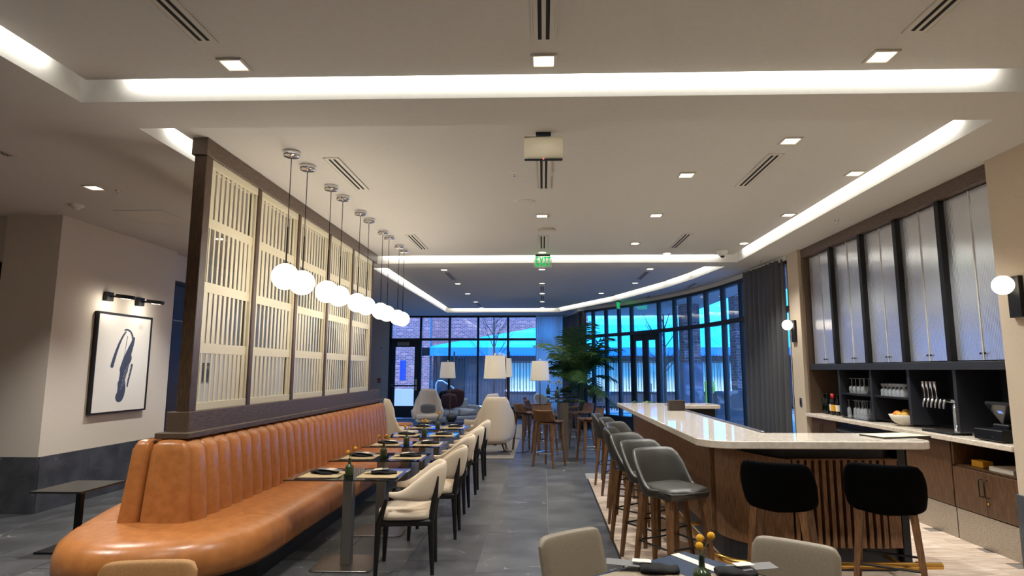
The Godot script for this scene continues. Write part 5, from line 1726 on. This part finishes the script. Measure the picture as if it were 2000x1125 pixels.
# ---------------------------------------------------------------- things on the bar and back bar
func build_bar_things():
	var bottle := [Vector2(0.001, 0), Vector2(0.034, 0.0), Vector2(0.037, 0.008), Vector2(0.037, 0.19), Vector2(0.03, 0.215), Vector2(0.0145, 0.235), Vector2(0.0135, 0.295), Vector2(0.0155, 0.297), Vector2(0.0155, 0.305), Vector2(0.001, 0.306)]
	var bm := done(lt(bottle, 18))
	var cap := done(lt([Vector2(0.0158, 0.245), Vector2(0.0162, 0.306), Vector2(0.001, 0.308)], 14))
	var lab := done(lt([Vector2(0.0376, 0.06), Vector2(0.0376, 0.15)], 18))
	var kinds := [[4.27, -9.53, 0, "dark green bottle without label at the wood side panel"], [4.37, -9.46, 0, "dark green bottle behind at the wood side panel"], [4.25, -9.40, 0, "dark green bottle second from the wood side panel"], [4.27, -9.29, 1, "wine bottle with red foil and white label, leftmost of its kind"], [4.38, -9.24, 1, "wine bottle with red foil and white label standing behind"], [4.24, -9.18, 2, "wine bottle with a yellow label"], [4.37, -9.11, 1, "wine bottle with red foil at the back right"], [4.25, -9.06, 3, "wine bottle with white label and dark cap"], [4.27, -8.93, 4, "short dark bottle with a green label at the niche edge"]]
	for k in kinds:
		var t = thing("wine_bottle", k[3], "bottle", Vector3(k[0], 1.0, k[1]), -PI / 2, "wine bottles on the back bar")
		put(t, "glass", bm, M.wine_glass_green if k[2] in [0, 4] else M.wine_dark)
		if k[2] > 0:
			put(t, "label", lab, [M.label_white, M.label_white, M.label_yellow, M.label_white, M.bottle_green][k[2]])
		if k[2] in [1, 2]:
			put(t, "foil", cap, M.foil_red)
		if k[2] == 4:
			t.scale = Vector3(1, 0.8, 1)
	# upside-down glasses
	var wine := done(lt([Vector2(0.03, 0.0), Vector2(0.042, 0.05), Vector2(0.036, 0.09), Vector2(0.006, 0.105), Vector2(0.004, 0.12), Vector2(0.004, 0.195), Vector2(0.034, 0.2), Vector2(0.034, 0.203), Vector2(0.001, 0.203)], 16))
	var flute := done(lt([Vector2(0.024, 0.0), Vector2(0.028, 0.06), Vector2(0.024, 0.13), Vector2(0.005, 0.15), Vector2(0.004, 0.235), Vector2(0.03, 0.24), Vector2(0.03, 0.243), Vector2(0.001, 0.243)], 16))
	var short := done(lt([Vector2(0.036, 0.0), Vector2(0.038, 0.07), Vector2(0.02, 0.088), Vector2(0.008, 0.1), Vector2(0.022, 0.115), Vector2(0.03, 0.13), Vector2(0.03, 0.15), Vector2(0.001, 0.15)], 16))
	for i in 8:
		solo("wine_glass", wine, M.drink_glass, "upside-down wine glass on the upper shelf, %s pair from the bottles, %s row" % [["first", "second", "third", "fourth"][i / 2], ["front", "back"][i % 2]], "glass", "wine glasses on the upper shelf next to the wine bottles", Vector3(4.25 + 0.11 * (i % 2), 1.337, -8.62 + 0.105 * (i / 2) + 0.02 * (i % 2)))
	for i in 10:
		solo("champagne_flute", flute, M.drink_glass, "upside-down champagne flute below the shelf, %s from the bottles, %s row" % [["first", "second", "third", "fourth", "fifth"][i / 2], ["front", "back"][i % 2]], "glass", "flutes below the wine glass shelf", Vector3(4.24 + 0.1 * (i % 2), 1.001, [-8.72, -8.55, -8.45, -8.37, -8.29][i / 2] + 0.015 * (i % 2)))
	for i in 12:
		solo("stemmed_glass", short, M.drink_glass, "upside-down beer glass above the fruit bowl, %s from the left, %s row" % [["first", "second", "third", "fourth", "fifth", "sixth"][i / 2], ["front", "back"][i % 2]], "glass", "beer glasses on the shelf above the fruit bowl", Vector3(4.25 + 0.1 * (i % 2), 1.337, -7.83 + 0.085 * (i / 2)))
	var tray = thing("glass_tray", "black bar mat under the flutes on the counter", "tray", Vector3(4.3, 1.0, -8.4))
	put(tray, "mat", bx(Vector3(0, 0.0005, 0), Vector3(0.3, 0.001, 0.8)), M.black_metal)
	# bowl of fruit
	solo("fruit_bowl", lt([Vector2(0.001, 0.0), Vector2(0.07, 0.0), Vector2(0.075, 0.01), Vector2(0.14, 0.06), Vector2(0.175, 0.13), Vector2(0.168, 0.132), Vector2(0.13, 0.07), Vector2(0.001, 0.03)], 32), M.bowl, "white bowl of fruit on the back counter", "bowl", "", Vector3(4.27, 1.0, -7.45))
	var fr := [[-0.05, 0.125, -0.07, 0, "large orange at the left of the fruit bowl"], [0.04, 0.12, -0.08, 0, "orange at the back of the fruit bowl"], [-0.07, 0.12, 0.01, 1, "yellow fruit in the middle of the fruit bowl"], [0.0, 0.155, 0.01, 1, "yellow fruit on top of the fruit bowl"], [-0.05, 0.125, 0.085, 1, "yellow fruit at the right of the fruit bowl"], [0.05, 0.13, 0.07, 0, "small orange at the right rear of the fruit bowl"]]
	for f in fr:
		solo("orange" if f[3] == 0 else "yellow_fruit", ball(0.05 if f[3] == 0 else 0.042, Vector3.ZERO, 14, 0.95), M.orange if f[3] == 0 else M.pear, f[4], "fruit", "fruit in the bowl", Vector3(4.27 + f[0], 1.0 + f[1], -7.45 + f[2]))
	# beer tap tower
	var tp = thing("beer_tap", "chrome beer tap tower with four tall handles", "beer tap", Vector3(4.27, 1.0, -6.52))
	put(tp, "column", lt([Vector2(0.06, 0.0), Vector2(0.06, 0.012), Vector2(0.045, 0.02), Vector2(0.045, 0.28), Vector2(0.04, 0.3), Vector2(0.001, 0.3)], 22), M.chrome)
	put(tp, "arm", tb([Vector3(0, 0.3, 0.02), Vector3(0, 0.325, -0.02), Vector3(0, 0.325, -0.42)], 0.03, 12), M.chrome)
	for i in 6:
		var zz := -0.40 + 0.068 * i
		var fc = put(tp, "faucet", tb([Vector3(-0.02, 0.325, zz), Vector3(-0.08, 0.335, zz), Vector3(-0.095, 0.29, zz), Vector3(-0.1, 0.25, zz)], [0.016, 0.018, 0.013, 0.01], 8), M.chrome)
		if i < 4:
			put(fc, "handle", tb([Vector3(-0.08, 0.34, zz), Vector3(-0.08, 0.37, zz), Vector3(-0.085, 0.53, zz)], [0.009, 0.015, 0.019], 10), M.chrome)
	var dt = thing("drip_tray", "dark drip tray under the beer tap", "tray", Vector3(4.2, 1.0, -6.62))
	put(dt, "tray", bx(Vector3(0, 0.01, 0), Vector3(0.2, 0.02, 0.5), 0.003), M.black_metal)
	for i in 5:
		put(dt, "grate_bar", bx(Vector3(-0.08 + 0.04 * i, 0.021, 0), Vector3(0.012, 0.004, 0.48)), M.steel)
	for k in 2:
		solo("cut_glass", lt([Vector2(0.03, 0.0), Vector2(0.04, 0.005), Vector2(0.042, 0.08), Vector2(0.038, 0.08), Vector2(0.034, 0.012), Vector2(0.001, 0.01)], 10, Vector3.ZERO, false), M.drink_glass, "faceted glass jar beside the tap column, " + ["left one", "right one"][k], "glass", "", Vector3(4.41, 1.0, -6.72 + 0.11 * k))
	# payment terminal
	var ps = thing("payment_terminal", "black payment terminal with a slanted screen on the back counter", "terminal", Vector3(4.27, 1.0, -5.86))
	put(ps, "cash_drawer", bx(Vector3(0, 0.06, 0), Vector3(0.36, 0.1, 0.36), 0.006), M.charcoal_plastic)
	put(ps, "lock", tb([Vector3(-0.184, 0.05, 0.06), Vector3(-0.178, 0.05, 0.06)], 0.012, 10), M.chrome)
	put(ps, "stand", bx(Vector3(0.03, 0.13, 0), Vector3(0.18, 0.05, 0.2), 0.01), M.charcoal_plastic)
	var r := Basis(Vector3.BACK, 0.65)
	put(ps, "monitor", bx(Vector3(0.0, 0.25, 0.04), Vector3(0.03, 0.26, 0.36), 0.006, r), M.charcoal_plastic)
	put(ps, "display", bx(Vector3(0.0, 0.25, 0.04) + r * Vector3(-0.016, 0, 0), Vector3(0.002, 0.23, 0.33), 0.0, r), M.screen_blue)
	put(ps, "lit_window", bx(Vector3(0.0, 0.25, 0.04) + r * Vector3(-0.018, 0.03, -0.06), Vector3(0.001, 0.03, 0.06), 0.0, r), M.tablet_glow)
	put(ps, "foot", bx(Vector3(0, 0.005, 0), Vector3(0.3, 0.01, 0.3)), M.black_metal)
	# things on the open shelf below
	solo("orange_box", bx(Vector3(0, 0.03, 0), Vector3(0.1, 0.06, 0.16), 0.003), M.label_yellow, "small orange box on the open shelf below the counter", "box", "", Vector3(4.25, 0.72, -6.2))
	solo("paper_stack", bx(Vector3(0, 0.02, 0), Vector3(0.22, 0.04, 0.3), 0.002), M.card_paper, "stack of white papers on the open shelf below the counter", "papers", "", Vector3(4.28, 0.72, -5.85))
	# on the bar itself
	var bt = thing("menu_board", "tan leather menu board with a dark edge on the bar top", "menu", Vector3(2.98, 1.092, -5.38), 0.25)
	put(bt, "board", bx(Vector3(0, 0.006, 0), Vector3(0.46, 0.012, 0.28), 0.002), M.black_wood)
	put(bt, "sheet", bx(Vector3(-0.005, 0.0135, -0.005), Vector3(0.45, 0.003, 0.27), 0.001), M.menu_paper)
	var bxs = thing("bar_caddy", "dark wooden caddy box on the far end of the bar", "caddy", Vector3(1.86, 1.092, -8.75))
	put(bxs, "front", bb(Vector3(-0.11, 0.0, 0.055), Vector3(0.11, 0.14, 0.07), 0.002), M.dark_wood)
	put(bxs, "back", bb(Vector3(-0.11, 0.0, -0.07), Vector3(0.11, 0.14, -0.055), 0.002), M.dark_wood)
	put(bxs, "side", bb(Vector3(-0.11, 0.0, -0.055), Vector3(-0.095, 0.14, 0.055), 0.002), M.dark_wood)
	put(bxs, "side", bb(Vector3(0.095, 0.0, -0.055), Vector3(0.11, 0.14, 0.055), 0.002), M.dark_wood)
	put(bxs, "bottom", bb(Vector3(-0.095, 0.0, -0.055), Vector3(0.095, 0.01, 0.055)), M.dark_wood)
	# fern at the far end of the bar
	var pf = thing("potted_fern", "small green fern in a dark pot beyond the far end of the bar", "plant", Vector3(1.85, 0, -11.35))
	put(pf, "planter", bx(Vector3(0, 0.42, 0), Vector3(0.4, 0.84, 0.4), 0.01), M.charcoal_panel)
	var rng := RandomNumberGenerator.new()
	rng.seed = 4
	for i in 46:
		var a := rng.randf() * TAU
		var l := rng.randf_range(0.16, 0.34)
		var d := Vector3(cos(a), 0, sin(a))
		var p0 := Vector3(cos(a) * 0.05, 0.84, sin(a) * 0.05)
		var s := st()
		s.set_smooth_group(-1)
		var sdv := d.cross(Vector3.UP) * 0.028
		var m1 := p0 + d * l * 0.5 + Vector3.UP * l * 0.75
		var e1 := p0 + d * l + Vector3.UP * l * rng.randf_range(0.2, 0.75)
		tri(s, p0, m1 + sdv, m1 - sdv)
		tri(s, m1 + sdv, e1, m1 - sdv)
		put(pf, "leaf", s, M.leaf)

# ---------------------------------------------------------------- street outside
func bare_tree(label, at: Vector3, h: float, sd: int):
	var t = thing("bare_tree", label, "tree", at, 0.0, "bare street trees")
	var rng := RandomNumberGenerator.new()
	rng.seed = sd
	put(t, "trunk", tb([Vector3.ZERO, Vector3(0.03, h * 0.4, 0), Vector3(0, h, 0.02)], [0.07, 0.05, 0.012], 7), M.bark)
	for i in 16:
		var y := h * rng.randf_range(0.28, 0.85)
		var a := rng.randf() * TAU
		var l := h * rng.randf_range(0.18, 0.34)
		var d := Vector3(cos(a), rng.randf_range(0.7, 1.5), sin(a)).normalized()
		var p := Vector3(0.02, y, 0)
		var b = put(t, "branch", tb([p, p + d * l * 0.5 + Vector3(0, 0.04, 0), p + d * l + Vector3(0, l * 0.2, 0)], [0.02, 0.013, 0.004], 5), M.bark)
		for k in 2:
			var q := p + d * l * (0.4 + 0.25 * k)
			var e := Vector3(cos(a + 1.0 - 2.0 * k), 1.0, sin(a + 1.0 - 2.0 * k)).normalized()
			put(b, "twig", tb([q, q + e * l * 0.4], [0.007, 0.003], 4), M.bark)

func build_exterior():
	var g = structure("ground")
	put(g, "street", bb(Vector3(-40, -0.4, -70), Vector3(50, -0.12, 12)), M.street)
	put(g, "kerb", bb(Vector3(-30, -0.14, -24.4), Vector3(30, 0.02, -24.1), 0.01), M.kerb)
	put(g, "pavement", bb(Vector3(-30, -0.14, -24.1), Vector3(30, -0.03, -21.5)), M.street)
	put(g, "terrace", bb(Vector3(1.3, -0.14, -24.1), Vector3(20, -0.02, 6)), M.street)
	# brick building across the street
	var b = thing("brick_building", "brick building across the street behind the blue roof", "building", Vector3(-7, 0, -34))
	put(b, "wall", bb(Vector3(-12, 0, -4), Vector3(9.5, 11, 0)), M.brick)
	put(b, "plinth", bb(Vector3(-12, 0, 0), Vector3(9.5, 1.1, 0.15), 0.01), M.stone)
	for k in 3:
		var wn = put(b, "window", bb(Vector3(6.7 + 3.0 * k - 6.0, 3.9, -0.05), Vector3(8.3 + 3.0 * k - 6.0, 5.6, 0.06), 0.01) if k != 2 else bb(Vector3(6.9, 3.9, -0.05), Vector3(8.6, 5.6, 0.06), 0.01), M.frame_metal) if k == 2 else null
		if wn != null:
			put(wn, "sash", bb(Vector3(7.0, 4.0, 0.06), Vector3(7.7, 5.5, 0.08)), M.screen_blue)
			put(wn, "sash", bb(Vector3(7.8, 4.0, 0.06), Vector3(8.5, 5.5, 0.08)), M.screen_blue)
	var bl = thing("brick_annex", "brick wall with a low stone base beyond the glass street door", "building", Vector3(-7.5, 0, -28))
	put(bl, "wall", bb(Vector3(-6, 0, -0.5), Vector3(2.3, 8, 0)), M.brick)
	put(bl, "plinth", bb(Vector3(-6, 0, 0), Vector3(2.3, 0.8, 0.2), 0.01), M.stone)
	put(bl, "sign_board", bb(Vector3(0.95, 1.2, 0.0), Vector3(1.22, 2.1, 0.03), 0.003), M.sign_blue)
	# low building with a bright blue hipped roof
	var sh = thing("blue_roof_building", "low building with a bright blue metal roof across the street", "building", Vector3(0, 0, -28))
	put(sh, "wall", bb(Vector3(-5.2, 0, -6), Vector3(14, 2.5, -1.0)), M.dark_siding)
	put(sh, "fascia", bb(Vector3(-5.6, 2.3, -0.1), Vector3(14.3, 2.68, 0.0), 0.005), M.blue_fascia)
	var s := st()
	s.set_smooth_group(-1)
	quad_from(s, Vector3(-5.6, 2.68, 0), Vector3(14.3, 2.68, 0), Vector3(14.3, 4.1, -5.4), Vector3(0.4, 4.1, -5.4), Vector3(3, 0, -3))
	tri_from(s, Vector3(-5.6, 2.68, 0), Vector3(0.4, 4.1, -5.4), Vector3(-5.6, 2.68, -5.4), Vector3(3, 0, -3))
	quad_from(s, Vector3(-5.6, 2.66, 0), Vector3(14.3, 2.66, 0), Vector3(14.3, 2.66, -5.4), Vector3(-5.6, 2.66, -5.4), Vector3(3, 5, -3))
	quad_from(s, Vector3(14.3, 2.66, -5.4), Vector3(14.3, 4.1, -5.4), Vector3(0.4, 4.1, -5.4), Vector3(-5.6, 2.66, -5.4), Vector3(3, 3, 0))
	var rf = put(sh, "roof", s, M.blue_roof)
	for k in 10:
		var f := (k + 0.5) / 10.0
		var x := lerpf(1.0, 14.0, f)
		put(rf, "seam", tb([Vector3(x, 2.69, 0), Vector3(x, 4.11, -5.4)], 0.02, 4), M.blue_roof)
	put(sh, "door", bb(Vector3(-4.6, 0, -0.99), Vector3(-3.7, 2.2, -0.95), 0.01), M.frame_metal)
	for k in 40:
		put(sh, "pale_board", bb(Vector3(-1.7 + 0.3 * k, 0.75 if k % 9 else 0.75, -0.99), Vector3(-1.72 + 0.3 * (k + 1), 2.05, -0.95 + 0.01 * (k % 2)), 0.004), M.pale_siding)
	put(sh, "ledge", bb(Vector3(-1.8, 0.66, -1.0), Vector3(11, 0.75, -0.85), 0.01), M.snow)
	# iron fence
	var fn = thing("iron_fence", "black iron picket fence along the street", "fence", Vector3(0, 0, -25.6))
	var pk := st()
	for k in 150:
		var x := -3.7 + 0.125 * k
		box(pk, Vector3(x, 1.15, 0), Vector3(0.022, 2.3, 0.022))
	var pko = put(fn, "pickets", pk, M.iron)
	pko.set_meta("kind", "stuff")
	for y in [0.25, 1.95]:
		put(fn, "rail", bb(Vector3(-3.7, y, -0.02), Vector3(15, y + 0.04, 0.02)), M.iron)
	for k in 9:
		put(fn, "post", bb(Vector3(-3.75 + 2.3 * k, 0, -0.035), Vector3(-3.68 + 2.3 * k, 2.42, 0.035)), M.iron)
	bare_tree("bare young tree seen through the middle of the far glazing", Vector3(-2.0, -0.03, -24.6), 5.2, 3)
	bare_tree("bare young tree seen through the double glass door", Vector3(4.1, -0.03, -21.0), 5.0, 8)
	solo("snow_heap", cushion(Vector3(0, 0.1, 0), Vector3(1.5, 0.5, 0.8), 2.2), M.snow, "heap of old snow at the foot of the iron fence", "snow", "", Vector3(-2.85, -0.1, -25.1))
	var hr = thing("handrail", "bright metal handrail outside the far glazing", "handrail", Vector3(-4.0, 0, -25.0))
	put(hr, "tube", tb([Vector3(-0.35, 0, 0), Vector3(-0.35, 1.1, 0), Vector3(-0.28, 1.22, 0), Vector3(-0.1, 1.22, 0), Vector3(0.35, 0.95, 0), Vector3(0.35, 0, 0)], 0.03, 8), M.bright_metal)
	# canopy and brick piers outside the angled glazing
	var cp = thing("canopy", "grey metal canopy roof outside the angled glazing", "canopy", Vector3(0, 3.85, 0))
	put(cp, "slab", pm(PackedVector2Array([Vector2(1.9, -18.9), Vector2(2.75, -16.9), Vector2(3.7, -14.4), Vector2(4.15, -12.3), Vector2(4.25, -10.0), Vector2(8.0, -10.0), Vector2(8.0, -14.5), Vector2(6.2, -17.4), Vector2(4.2, -18.8)]), 0.0, 0.3), M.soffit_metal)
	for k in 2:
		var p = thing("brick_pier", ["brick pier outside the angled glazing, left one with pale lower cladding", "brick pier outside the angled glazing, right one on a stone base"][k], "pillar", Vector3([4.28, 5.65][k], -0.02, [-18.0, -17.6][k]))
		put(p, "shaft", bb(Vector3(-0.25, 0.9 if k else 1.9, -0.25), Vector3(0.25, 3.85 if k else 3.56, 0.25), 0.005), M.brick)
		put(p, "base", bb(Vector3(-0.29, 0.0, -0.29), Vector3(0.29, 0.9 if k else 1.9, 0.29), 0.01), M.stone if k else M.cladding)
	var os = thing("outdoor_sofa", "grey outdoor sofa on the terrace beyond the bar", "sofa", Vector3(4.98, -0.02, -16.6), 0.2)
	put(os, "seat", bx(Vector3(0, 0.32, 0), Vector3(1.35, 0.28, 0.75), 0.05), M.outdoor_grey)
	put(os, "backrest", bx(Vector3(0, 0.72, 0.34), Vector3(1.35, 0.82, 0.16), 0.07), M.outdoor_grey)
	for q in [-1, 1]:
		put(os, "arm", bx(Vector3(q * 0.68, 0.5, 0.05), Vector3(0.14, 0.42, 0.7), 0.04), M.outdoor_grey)
		for j in [-1, 1]:
			put(os, "leg", bb(Vector3(q * 0.55 - 0.03, 0, j * 0.28 - 0.03), Vector3(q * 0.55 + 0.03, 0.2, j * 0.28 + 0.03)), M.iron)
	solo("yellow_board", bx(Vector3(0, 0.66, 0), Vector3(0.36, 1.32, 0.06), 0.01), M.yellow_sign, "yellow barrier board standing on the terrace", "barrier", "", Vector3(5.35, -0.02, -20.0), 0.3)
